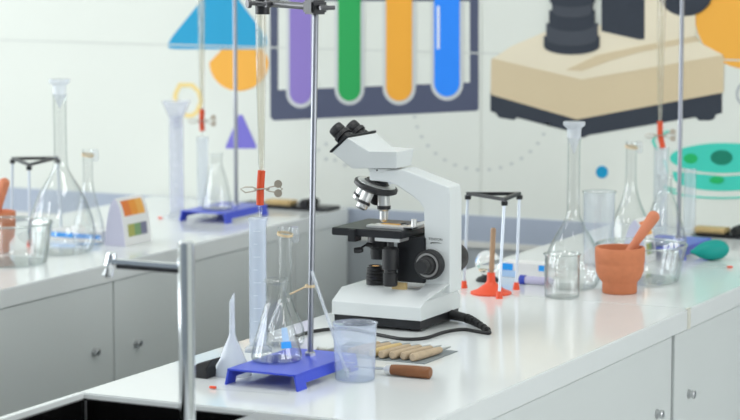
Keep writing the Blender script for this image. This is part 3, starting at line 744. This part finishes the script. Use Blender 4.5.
# nosepiece
q = onY(376, 185.5, YC); NC = V3(q.x, YC, q.z)
th = math.radians(17); dn = V3(-math.sin(th), 0, -math.cos(th))
nose = obj('nosepiece', MB().lathe(NC - dn * .0045, [(0, -.005), (.019, -.005), (.021, -.0015), (.037, .0008), (.039, .0025), (.039, .008), (.0365, .010), (.030, .0135), (0, .0145)], 56, dn), KNOBM, r)
obj('nosepiece_face', MB().lathe(NC - dn * .0045, [(.0225, -.0019), (.034, -.0003), (.034, .0004), (.0225, -.0010)], 48, dn, closed=True), SILVER, nose, label='silver ring on the nosepiece')
q = onY(382.8, 205, YC); ob0 = V3(q.x, YC, 0)
e1_ = (V3(math.cos(th), 0, -math.sin(th)))
e2_ = V3(0, -1, 0)
topd = NC + dn * .0095
rad_o = .019
for i, (az, L, lab) in enumerate(((0, .050, 0), (96, .036, 1), (180, .030, 2), (262, .032, 3))):
    rd = e1_ * math.cos(math.radians(az)) + e2_ * math.sin(math.radians(az))
    ax = (dn * math.cos(th) + rd * math.sin(th)).normalized()
    s_ = topd + rd * rad_o - ax * .002
    if i == 0: body = [(0, 0), (.0108, 0), (.0108, .0205), (.0112, .021), (.0112, .028), (.0098, .029), (.0078, .031), (.0074, L - .004), (.004, L), (0, L)]
    else: body = [(0, 0), (.0105, 0), (.0105, L * .55), (.0112, L * .57), (.0112, L * .73), (.0105, L * .75), (.0098, L * .92), (.006, L), (0, L)]
    ob = obj('objective', MB().lathe(s_, body, 32, ax), SILVER if i != 3 else KNOBM, r)
    z0_, z1_ = ((.0213, .0277) if i == 0 else (L * .58, L * .72))
    obj('colour_band', MB().lathe(s_, [(.0113, z0_), (.0118, z0_), (.0118, z1_), (.0113, z1_)], 32, ax, closed=True), KNOBM, ob, label='black band')
# stage
zst = 1.0695; sx0 = -1.900; sx1 = xz(401, 235, YC - .07)[0]; sy0, sy1 = YC - .07, YC + .072
obj('stage', MB().box(sx0, sx1, sy0, sy1, zst - .013, zst, .0012), BLACK, r)
obj('stage_bracket', MB().box(sx0 + .034, sx0 + .048, sy0 - .006, sy0 + .02, zst - .022, zst - .001, .001), BLACK, r)
mech = obj('slide_holder', MB().box(-1.846, -1.757, YC - .045, YC - .024, zst + .0002, zst + .0045, .0008).box(-1.775, -1.757, YC - .045, YC + .05, zst + .0002, zst + .006, .0008).tube([(-1.766, YC - .02, zst + .006), (-1.766, YC - .02, zst + .016)], .005, 14), SILVER, r)
obj('slide', MB().box(-1.85, -1.778, YC - .016, YC + .010, zst + .0003, zst + .0014), WHITEP, r, label='glass slide')
obj('spot', MB().box(-1.838, -1.803, YC - .014, YC + .008, zst + .0016, zst + .0024), AMBERG, r, label='painted amber light specimen on the slide')  # warm light falling on the slide, put in as amber colour
obj('stage_clip', MB().tube([(-1.775, YC - .02, zst + .005), (-1.79, YC - .005, zst + .006), (-1.80, YC + .0, zst + .0035)], .0016, 8), KNOBM, r)
obj('light_hole', MB().lathe((-1.838, YC + .012, zst + .0001), [(0, 0), (.016, 0), (.016, .0003), (0, .0003)], 28), INK, r)
# condenser, lamp, stage control, rack block
cx = onY(379, 250, YC).x
obj('condenser', MB().lathe((cx, YC, zst - .060), [(0, 0), (.014, 0), (.015, .008), (.015, .018), (.020, .022), (.020, .036), (.017, .046), (0, .046)], 32), KNOBM, r)
il = onY(354, 250.5, YC - .03)
obj('iris_lever', MB().tube([(cx - .015, YC - .008, zst - .032), (il.x + .008, YC - .03, il.z + .002)], .002, 8).lathe(il, [(0, 0), (.005, .001), (.0055, .010), (.004, .016), (0, .017)], 16, (1, .2, .1)), KNOBM, r)
il2 = onY(366, 244.5, YC - .03)
obj('filter_tab', MB().lathe(il2, [(0, 0), (.004, .001), (.004, .012), (0, .013)], 14, (1, .2, -.1)), KNOBM, r)
lx = onY(375.5, 275, YC).x; hl = hz((lx, YC, zC), 266) - zC
ribs = [(0, 0), (.0165, 0)]
for i in range(5):
    z = .004 + i * (hl - .006) / 5; w = .0165 - .0003 * i
    ribs += [(w, z), (w, z + .0045), (w - .0036, z + .0048), (w - .0036, z + .0082)]
ribs += [(.0135, hl), (.009, hl), (.009, hl - .003), (0, hl - .003)]
lampo = obj('illuminator', MB().lathe((lx, YC, zC + .0005), ribs, 36), KNOBM, r)
obj('lamp_lens', MB().lathe((lx, YC, zC + hl - .0022), [(0, 0), (.0088, 0), (.007, .002), (0, .003)], 24), AMBER, lampo, label='glowing amber lamp lens')
yk = YC - .052
kx = onY(390.5, 265, yk).x
zk0, zk1 = hz((kx, yk, zC), 286), hz((kx, yk, zC), 243)
def seg_(a, b, ra): return [(ra, a), (ra, b)]
hk = zk1 - zk0
obj('stage_control', MB().lathe((kx, yk, zk0), [(0, 0), (.011, 0), (.0125, .002), (.0125, hk * .30), (.011, hk * .32), (.011, hk * .38), (.0145, hk * .40), (.0145, hk * .86), (.012, hk * .90), (.006, hk * .92), (.006, zst - .013 - zk0 - .0005), (0, zst - .013 - zk0 - .0005)], 28), KNOBM, r)
bx = [xz(x, 243, YC - .07)[0] for x in (374, 399)]
obj('silver_bracket', MB().box(bx[0], bx[1], YC - .068, YC - .03, zst - .0192, zst - .0132, .0008), SILVER, r)
qx = [xz(x, 260, yn - .006)[0] for x in (397, 424)]; qz = [xz(410, y, yn - .006)[1] for y in (282.5, 233)]
obj('rack_block', MB().box(qx[0], qx[1] + .001, YC - .030, YC + .030, qz[0], min(qz[1], zst - .0135), .0015), BLACK, r)
# focus knobs on both sides
kc = onY(432, 263.8, yn); kc.y = yn
def knob(sgn):
    y = yn if sgn < 0 else yf; c = V3(kc.x, y, kc.z)
    cpr = [(0, 0), (.024, 0), (.0252, .002)]
    ex = 0 if sgn < 0 else .032
    cpr += [(.0252, .017 + ex), (.024, .019 + ex), (.0225, .0195 + ex), (.0215, .0188 + ex), (.0, .0188 + ex)]
    o = obj('coarse_knob', MB().lathe(c + V3(0, sgn * .0004, 0), cpr, 48, (0, sgn, 0)), KNOBM, r)
    g = MB()
    for kk in range(40):
        a = 2 * math.pi * kk / 40
        g.tube([c + V3(.0254 * math.cos(a), sgn * .004, .0254 * math.sin(a)), c + V3(.0254 * math.cos(a), sgn * (.016 + ex), .0254 * math.sin(a))], .0007, 5)
    obj('knurling', g, BLACK, o)
    if sgn < 0:
        obj('dial_ring', MB().lathe(c + V3(0, sgn * .0194, 0), [(.0172, 0), (.0208, 0), (.0208, .0006), (.0172, .0006)], 48, (0, sgn, 0), closed=True), mat('dial_grey', (.34, .34, .34), .5, noise=.05), o, label='grey scale ring')
    obj('fine_knob', MB().lathe(c + V3(0, sgn * (.0196 + ex), 0), [(0, 0), (.0155, 0), (.0155, .010), (.0145, .012), (.012, .013), (.0118, .024), (.0108, .026), (.0, .026)], 40, (0, sgn, 0)), KNOBM, r)
knob(-1); knob(1)
# TENSION mark printed on the arm
def ttext(body, size, loc, parent, m_, name):
    cu = bpy.data.curves.new(name, 'FONT'); cu.body = body; cu.size = size; cu.align_x = 'CENTER'; cu.extrude = .0001; cu.space_character = 1.1
    o = bpy.data.objects.new(name, cu); COL.objects.link(o); cu.materials.append(m_); o.parent = parent
    o.parent = None; bpy.context.view_layer.update()
    me = bpy.data.meshes.new_from_object(o.evaluated_get(bpy.context.evaluated_depsgraph_get()))
    bpy.data.objects.remove(o); me.materials.clear(); me.materials.append(m_)
    o = bpy.data.objects.new(name, me); COL.objects.link(o); o.parent = parent
    o.rotation_euler = (math.pi / 2, 0, 0); o.location = Vector(loc) - root_of(parent).location
    return o
tcen = onY(435.5, 240.3, yn)
ttext('TENSION', .0058, (tcen.x, yn - .0002, tcen.z), r, INK, 'tension_print')
ac = MB(); a0 = onY(436, 243.5, yn)
pts = [V3(a0.x - .010 + .020 * t, yn - .0002, a0.z - .0005 + .0022 * math.sin(math.pi * (.25 + t * .6)) - .0008 + .001 * t) for t in [i / 10 for i in range(11)]]
ac.tube(pts, [.0011 * (1 - .07 * i) for i in range(11)], 6)
obj('tension_arrow', ac, INK, r)
# set screw on collar
obj('set_screw', MB().lathe((m1[0] + .045, YC - .0281, e1[1] - .0048), [(0, 0), (.0016, 0), (.0016, .0006), (0, .0006)], 12, (0, -1, 0)), INK, r)
# power cord: strain relief at the right rear, cable along the front of the base
s0 = V3(bx1 - .001, Y0 + .125, BT + .013)
pl = [P(464, 317.5, BT + .012), P(472, 320.5, BT + .010), P(480, 325, BT + .0075), P(488.5, 330.5, BT + .0052)]
cordp = pl + [P(489, 333, BT + .0035), P(478, 331.5, BT + .003), P(463, 329.3, BT + .003), P(445, 331.8, BT + .003), P(425, 338, BT + .003), P(405, 339, BT + .003), P(388, 336.5, BT + .003), P(366, 332, BT + .003), P(350, 329, BT + .003), P(333, 328.8, BT + .003), P(312, 331.5, BT + .003), P(296, 336, BT + .003)]
def spline(pts, n=6):
    out = []; Q = [pts[0]] + pts + [pts[-1]]
    for i in range(1, len(Q) - 2):
        p0, p1_, p2_, p3 = Q[i - 1:i + 3]
        for k in range(n):
            t = k / n
            out.append(.5 * ((2 * p1_) + (p2_ - p0) * t + (2 * p0 - 5 * p1_ + 4 * p2_ - p3) * t * t + (3 * p1_ - p0 - 3 * p2_ + p3) * t ** 3))
    out.append(pts[-1]); return out
obj('power_cord', MB().tube(spline(cordp), .0029, 10), RUBBER, r)
srm = MB(); sp = spline([s0] + pl, 5)
srm.tube(sp, [.009 - .005 * i / (len(sp) - 1) for i in range(len(sp))], 14)
for i in range(7, len(sp) - 1, 2):
    d = (sp[i + 1] - sp[i - 1]).normalized()
    srm.lathe(sp[i], [(0, -.0012), (.0102 - .005 * i / len(sp), -.0012), (.0102 - .005 * i / len(sp), .0012), (0, .0012)], 14, d)
obj('strain_relief', srm, RUBBER, r)

# ------------------------------------------------------------------ small things on the front bench
# funnel upside down
fp = P(232.5, 374.5)
k = sc(fp)
o = obj('funnel', MB().lathe(fp, [(19.5 / k, 0), (19.5 / k, .002), (19 / k, .004), (4.2 / k, .058), (3.2 / k, .064), (2.6 / k, .122), (1.7 / k, .122), (2.3 / k, .064), (3.2 / k, .056), (18 / k, .003), (18.3 / k, 0)], 40, closed=True), PLASTW)
for v in o.data.vertices:       # slanted cut at the stem's tip
    if v.co.z > BT + .12: v.co.z += (v.co - fp).dot(RT) * 1.9
origin(o, fp); tag(o, 'white plastic funnel standing upside down left of blue base', 'funnel')
# small dark wedge
bpz = P(205, 378)
m = MB()
dX, dY = V3(1, 0, 0), V3(0, 1, 0)
def bl(x, y, z): return bpz + V3(x, y, z)
m.loft([[bl(-.018, -.006, 0), bl(.008, -.006, 0), bl(.008, .024, 0), bl(-.018, .024, 0)], [bl(-.02, -.006, .014), bl(.006, -.006, .016), bl(.006, .024, .016), bl(-.02, .024, .014)], [bl(-.012, -.004, .022), bl(.016, -.004, .031), bl(.016, .024, .031), bl(-.012, .024, .022)]])
o = obj('rubber_block', m, RUBBER, None, .002); origin(o, bpz); tag(o, 'small black rubber block behind the chrome tap, left of funnel', 'block')
# stirring rod in the beaker
ka = bk1; a = ka + V3(-.010, -.004, .0035); 
tpR = a + RT * (-36 / sc(bk1)) + FH * .0; tpR.z = hz(tpR, 271)
o = obj('stirring_rod', MB().tube([a, tpR], .0026, 12), RODG); tag(o, 'thin glass rod leaning in the frosted blue beaker', 'stirring rod')
o2 = None
# thin pale rod held across the stand rod
zr_ = hz((rod1.x, rod1.y, BT), 286)
rs = [o for o in bpy.data.objects if o.name == 'retort_stand'][0]
pe = onX(291.5, 295, rod1.x - .0) ; pe = V3(rod1.x, rod1.y, zr_) - RT * (20 / sc(rod1)) + V3(0, 0, -.013)
obj('side_pin', MB().tube([V3(rod1.x, rod1.y, zr_) - RT * .004, pe], .0014, 8).lathe((rod1.x, rod1.y, zr_ - .002), [(.0057, 0), (.0082, 0), (.0082, .004), (.0057, .004)], 16, closed=True), TAPE, rs, label='thin cream pin')
# thermometers
def thermo(a, b, label, grp):
    a, b = Vector(a), Vector(b)
    r = thing('thermometer', label, 'thermometer', (a + b) / 2 - V3(0, 0, .003), grp)
    d = (b - a).normalized()
    obj('glass_stem', MB().tube([a + d * .012, b], .0028, 12), GLASS, r)
    obj('red_bulb', MB().lathe(a, [(0, 0), (.0014, .0006), (.0022, .003), (.0022, .010), (.002, .0118), (0, .0118)], 14, d), RED, r)
    return r
zt_ = BT + .003
thermo(P(209, 387, zt_), P(288, 393, zt_), 'thermometer lying in front of the nearest blue base', 'thermometers')
thermo(P(733, 267, zt_), P(684, 265.5, zt_), 'thermometer with red tip lying before the green rubber bulb', 'thermometers')
thermo(P(158, 217.5, zt_), P(190, 220, zt_), 'thermometer with pink tip lying on rear bench', 'thermometers')
# tool kits
def wood_tool(c, d, L, rr, m_, label, grp, tip=.035, shank=STEEL):
    c = Vector(c); d = Vector(d).normalized()
    r = thing('wood_handled_tool', label, 'tool', c - V3(0, 0, c.z - BT - (.0012 if grp else 0)), grp)
    a = c - d * L / 2
    obj('handle', MB().lathe(a, [(0, 0), (rr * .8, .0006), (rr, .003), (rr * 1.02, L * .4), (rr * .92, L * .8), (rr * .8, L - .002), (0, L)], 18, d), m_, r)
    obj('metal_tip', MB().tube([c + d * (L / 2 - .001), c + d * (L / 2 + tip * .5), c + d * (L / 2 + tip)], [.0026, .0022, .0010], 8), shank, r)
    if not grp: obj('ferrule', MB().lathe(c + d * (L / 2 - .0075), [(0, 0), (rr * .86, 0), (rr * .84, .008), (rr * .4, .012), (0, .012)], 18, d), SILVER, r)
    return r
G1 = 'wooden handled tools on grey cloth'
mp = [P(338, 358), P(453, 356), P(462, 347), P(340, 347)]
x0, x1 = P(330, 352).x, P(450, 352).x; y0, y1 = P(400, 360).y, P(420, 340).y
mat0 = obj('tool_mat', MB().box(-1.790, -1.594, 3.378, 3.505, BT, BT + .0012, .0005), GREYC)
tag(mat0, 'grey cloth mat under wooden handled tools in front of microscope', 'mat')
xs = [-1.724, -1.7055, -1.687, -1.6685, -1.650, -1.6315, -1.613]
names = ['leftmost wooden handled tool on the mat, half hidden by frosted beaker', 'second wooden handled tool from left on mat beside frosted beaker', 'third wooden handled tool from left on mat, paler yellow handle',
         'middle wooden handled tool on the grey mat', 'wooden handled tool third from right on the grey mat', 'wooden handled tool second from right on grey mat', 'rightmost wooden handled tool on grey mat, nearest to mat corner']
for i, x in enumerate(xs):
    rr = .0066
    wood_tool((x, 3.425 + .002 * ((i * 7) % 3), BT + .0013 + rr * 1.02), (.12, 1, 0), .086, rr, WOODP if i in (2, ) else WOOD, names[i], G1, .03)
hc = P(409, 371, BT + .0095)
wood_tool(hc, (-1, -.03, 0), .074, .0093, WOODR, 'chestnut brown handled tool lying in front of grey mat', None, .055)
# test tube brush behind the beaker
bp = P(338, 353, BT + .011)
r = thing('test_tube_brush', 'grey brown bristle brush lying behind the frosted beaker', 'brush', (bp.x, bp.y, BT))
m = MB()
L_ = .075
for i in range(340):
    t = random.random(); a = random.random() * 2 * math.pi; c = bp + V3(-L_ / 2 + t * L_, 0, 0); d = V3(random.uniform(-.2, .2), math.cos(a), math.sin(a)).normalized()
    rr = .0098 * random.uniform(.8, 1.0); s2 = d.cross(V3(1, 0, 0)).normalized() * .0008
    m.add([c - s2, c + s2, c + d * rr + V3(.0004, 0, 0), c + V3(.0008, 0, 0)], [(0, 1, 2), (1, 3, 2), (3, 0, 2)])
b_ = obj('bristles', m, BRIST, r); b_['kind'] = 'stuff'
obj('wire_handle', MB().tube([bp + V3(-L_ / 2 - .03, 0, -.002), bp + V3(L_ / 2 + .012, 0, 0)], .0011, 8), STEEL, r)

# red stand with wooden stick, glass ball, boxes
rp = P(491, 293.5)
k = sc(rp)
o = obj('cone_holder', MB().lathe(rp, [(0, 0), (20.5 / k, 0), (20.8 / k, .003), (14 / k, .008), (6 / k, .019), (4.2 / k, .024), (4.0 / k, .040), (2.4 / k, .040), (2.4 / k, .026), (0, .026)], 40), RED); origin(o, rp)
tag(o, 'bright red cone shaped holder under the tripod', 'holder')
st = rp + V3(0, 0, .0262); te = rp + RT * (2 / k); te.z = hz(rp, 228)
o = obj('wooden_stick', MB().lathe(st, [(0, 0), (.0040, 0), (.0046, .002), (.0050, te.z - st.z - .003), (.004, te.z - st.z), (0, te.z - st.z)], 14, te - st), WOODL); origin(o, st)
tag(o, 'brown wooden stick standing upright in red cone holder', 'stick')
gp = P(487.5, 281)
k = sc(gp)
r = thing('glass_ball', 'clear glass ball on a dark stand behind the tripod', 'ball', gp)
obj('dark_stand', MB().lathe(gp, [(0, 0), (11.5 / k, 0), (12 / k, .003), (9 / k, .008), (6 / k, .010), (5.6 / k, .012), (4.2 / k, .0125), (0, .0105)], 32), BLACK, r)
Rg = 12.6 / k
obj('sphere', MB().ball(gp + V3(0, 0, .0115 + Rg), Rg, seg=40), BALL, r)
# printed boxes
def carton(x0, x1, y0, y1, h, label, m1_, bands, grp):
    r = thing('carton', label, 'box', ((x0 + x1) / 2, (y0 + y1) / 2, BT), grp)
    obj('body', MB().box(x0, x1, y0, y1, BT, BT + h, .0008), m1_, r)
    for (a, b, z0, z1, m2) in bands:
        obj('printed_band', MB().box(a, b, y0 - .0005, y0 - .0001, BT + z0, BT + z1), m2, r)
    return r
cy_ = P(520, 278.5).y
xa, xb = onY(500, 280, cy_).x, onY(546, 280, cy_).x
zt1 = hz((xa, cy_, BT), 262) - BT
xm_ = lambda f: xa + (xb - xa) * f
carton(xa, xb, cy_, cy_ + .05, zt1, 'white carton with bright blue ends behind tripod, before volumetric flask', CARD,
       [(xa + .0005, xm_(.28), zt1 * .5, zt1 * .95, BRIGHTB), (xm_(.84), xb - .0005, zt1 * .58, zt1 * .95, BRIGHTB), (xa + .0005, xm_(.38), zt1 * .05, zt1 * .48, PALEB)], 'printed cartons')
# clear lidded tray in front of it: navy capped tube
tp_ = P(522, 279.5, BT + .009)
r = thing('capped_tube', 'lavender tube with navy cap lying between tripod and small beaker', 'tube', (tp_.x, tp_.y, BT))
obj('tube', MB().lathe(tp_ + V3(.008, 0, 0), [(0, 0), (.0078, 0), (.0078, .052), (.005, .057), (0, .058)], 24, (1, 0, 0)), LAV, r)
obj('cap', MB().lathe(tp_ + V3(-.004, 0, 0), [(0, 0), (.0084, 0), (.009, .001), (.009, .0118), (0, .0118)], 24, (1, 0, 0)), NAVY, r)
ep = P(531, 276.5, BT)
cyl_ = P(75, 241).y
xa2, xb2 = onY(51, 248, cyl_).x, onY(101, 248, cyl_).x
zt2 = hz((xa2, cyl_, BT), 229) - BT
carton(xa2, xb2, cyl_, cyl_ + .06, zt2, 'white carton with blue stripe on rear bench below volumetric flask', CARD, [(xa2 + .0005, xb2 - .0005, zt2 * .30, zt2 * .74, BRIGHTB)], 'printed cartons')

# rubber bulb
bp = P(713, 261)
k = sc(bp); ax = (RT * 1 + V3(0, 0, .05) + FH * .25).normalized()
L_ = 41 / k; Rb = 10.2 / k
pr = [(0, 0), (1.9 / k, .0008), (2.4 / k, 3 / k)]
for t, q in ((.13, 4.2), (.2, 6), (.3, 8), (.42, 9.5), (.55, 10.3), (.68, 10.2), (.8, 9.2), (.89, 7.3), (.95, 5.0), (.985, 2.8), (1, 0)):
    pr.append((q / k, t * L_))
c0_ = bp - RT * (22.5 / k) + V3(0, 0, Rb * .93)
o = obj('rubber_bulb', MB().lathe(c0_, pr, 36, ax), TEAL, angle=60)
tag(o, 'teal rubber bulb lying at right end of front bench', 'bulb')
zmin = min(v.co.z for v in o.data.vertices)
for v in o.data.vertices: v.co.z -= zmin - BT
origin(o, (bp.x, bp.y, BT))

# tented test-paper cards
def tent(p, w, d, h, label, grp, ang=0):
    r = thing('tented_card', label, 'card holder', p, grp)
    half = [(.5, 0), (.465, .18), (.41, .44), (.345, .62), (.285, .74), (.20, .86), (.12, .935), (.05, .985), (0, 1)]
    out = [(a * w, b * h) for a, b in half] + [(-a * w, b * h) for a, b in half[-2::-1]]
    poly = [p + V3(x, 0, z) for x, z in out]
    obj('cover', MB().prism(poly, (0, d, 0)), CARDL, r, angle=50)
    # front sheet with printed scales, wrapped over the +X slope
    def strip(i0, i1, y0, y1, m_, nm, lift):
        mb = MB(); q = []
        for i in range(i0, i1 + 1):
            x, z = out[i]; q.append((x, z))
        ins = [p + V3(x * 1.0, y0, z) for x, z in q]; outp = [p + V3(x * 1.0 + lift, y0, z + lift * .6) for x, z in q]
        mb.prism(ins + outp[::-1], (0, y1 - y0, 0)); return obj(nm, mb, m_, r)
    strip(0, 9, 0, d, CARD, 'white_sheet', .0010)
    cols = [(.80, .22, .05), (.85, .30, .05), (.90, .40, .08)]
    for j in range(3):
        strip(3, 6, d * (.10 + .26 * j), d * (.36 + .26 * j), OR[j], 'orange_patch', .0016)
        strip(1, 2, d * (.15 + .24 * j), d * (.39 + .24 * j), GR[j], 'green_patch', .0016)
    return r
OR = [mat('scale_orange_%d' % i, c, .6, noise=.02) for i, c in enumerate(((.80, .22, .05), (.86, .33, .05), (.90, .45, .10)))]
GR = [mat('scale_green_%d' % i, c, .6, noise=.02) for i, c in enumerate(((.42, .42, .12), (.22, .36, .18), (.20, .20, .30)))]
t1 = P(115, 246)
tent(t1, .052, .105, hz(t1, 199) - BT, 'tented card with orange and green colour scales on rear bench', 'tented colour cards')
t2 = P(634, 263)
tent(t2, .052, .060, hz(t2, 220) - BT, 'tented card with orange stripes behind the leaning pestle', 'tented colour cards')

# cylinder with funnel on rear bench, plain cylinder at far right
c4 = P(177, 217)
cylinder(c4, 7.2, 116, 'tall plastic cylinder carrying a funnel on rear bench', CY, PLASTF)
k = sc(c4); zt4 = hz(c4, 116)
o = obj('funnel', MB().lathe((c4.x, c4.y, zt4), [(2.2 / k, -.030), (3.2 / k, -.030), (4.6 / k, -.006), (8.4 / k, .0006), (14.2 / k, .034), (14.4 / k, .036), (13.4 / k, .036), (7.4 / k, .004), (3.8 / k, -.004)], 36, closed=True), PLASTF)
origin(o, (c4.x, c4.y, zt4 - .03)); tag(o, 'white plastic funnel set in the tall cylinder on rear bench', 'funnel')
c5 = P(689, 238)
cylinder(c5, 6, 169, 'tall plain plastic cylinder right of the metal rod', CY, PLASTC)

# tool rolls against the back wall
def roll(x0, x1, y, label, grp, mids):
    r = thing('tool_roll', label, 'tool kit', ((x0 + x1) / 2, y, BT), grp)
    obj('pouch', MB().box(x0, x1, y - .03, y + .045, BT, BT + .008, .003), BLACK, r)
    obj('wooden_handles', MB().box(x0 + (x1 - x0) * mids[0], x0 + (x1 - x0) * mids[1], y - .028, y + .02, BT + .0085, BT + .020, .005), WOODP, r)
    obj('strap_buckle', MB().box(x0 + (x1 - x0) * .70, x0 + (x1 - x0) * .80, y - .034, y + .03, BT + .0085, BT + .026, .004), RUBBER, r)
    return r
yr = 5.09
xa3, xb3 = onY(241, 205, yr).x, onY(333, 205, yr).x
roll(xa3, xb3, yr, 'black tool roll with yellow wooden handles on rear bench', 'tool rolls', (.30, .60))
xa4, xb4 = onY(694, 236, 5.06).x, onY(752, 236, 5.06).x
roll(xa4, min(xb4, XA1 - .005), 5.06, 'black tool roll with tan handles at right end behind teal bulb', 'tool rolls', (.0, .62))

# ------------------------------------------------------------------ ceiling lamps
LAMP = mat('lamp_diffuser', (1, 1, 1), .5, emit=2.5)
for i, (x, y, nm) in enumerate(((-4.3, .8, 'near left'), (-4.3, 3.4, 'far left'), (-1.4, .8, 'near middle'), (-1.4, 3.4, 'far middle'))):
    r = thing('ceiling_lamp', 'square white ceiling panel lamp, %s of the room' % nm, 'lamp', (x, y, ZC))
    obj('frame', MB().box(x - .32, x + .32, y - .62, y + .62, ZC - .03, ZC), WHITEP, r)
    obj('diffuser', MB().box(x - .30, x + .30, y - .60, y + .60, ZC - .034, ZC - .030), LAMP, r)
    l = bpy.data.lights.new('ceiling_lamp_light', 'AREA'); l.shape = 'RECTANGLE'; l.size = .58; l.size_y = 1.18; l.energy = 13; l.color = (1, .98, .94)
    lo = bpy.data.objects.new('ceiling_lamp_light', l); COL.objects.link(lo); lo.location = (x, y, ZC - .036)
def daylight(name, x, y, z, sx, sy, e, c, rz):
    l = bpy.data.lights.new(name, 'AREA'); l.shape = 'RECTANGLE'; l.size = sx; l.size_y = sy; l.energy = e; l.color = c
    o = bpy.data.objects.new(name, l); COL.objects.link(o); o.location = (x, y, z); o.rotation_euler = (math.pi / 2, 0, rz); return o
for a, b in ((-.9, 1.1), (1.5, 3.1), (3.5, 4.9)):
    daylight('window_daylight', XL + .02, (a + b) / 2, 1.85, b - a - .1, 1.7, 86 * (b - a) / 2, (.92, .96, 1.0), -math.pi / 2)
for a, b in ((-.6, 1.2), (2.0, 4.2)):
    daylight('window_daylight', XR - .02, (a + b) / 2, 1.8, b - a - .1, 1.5, 62 * (b - a) / 2, (.97, .985, 1.0), math.pi / 2)

w = bpy.data.worlds.new('sky'); S.world = w; w.use_nodes = True
bg = w.node_tree.nodes['Background']; bg.inputs[0].default_value = (.80, .90, 1, 1); bg.inputs[1].default_value = 1.0
S.view_settings.view_transform = 'Standard'; S.view_settings.look = 'None'; S.view_settings.gamma = 1; S.view_settings.use_curve_mapping = False
S.view_settings.exposure = -0.58
S.cycles.transparent_max_bounces = 40; S.cycles.max_bounces = 14; S.cycles.transmission_bounces = 12
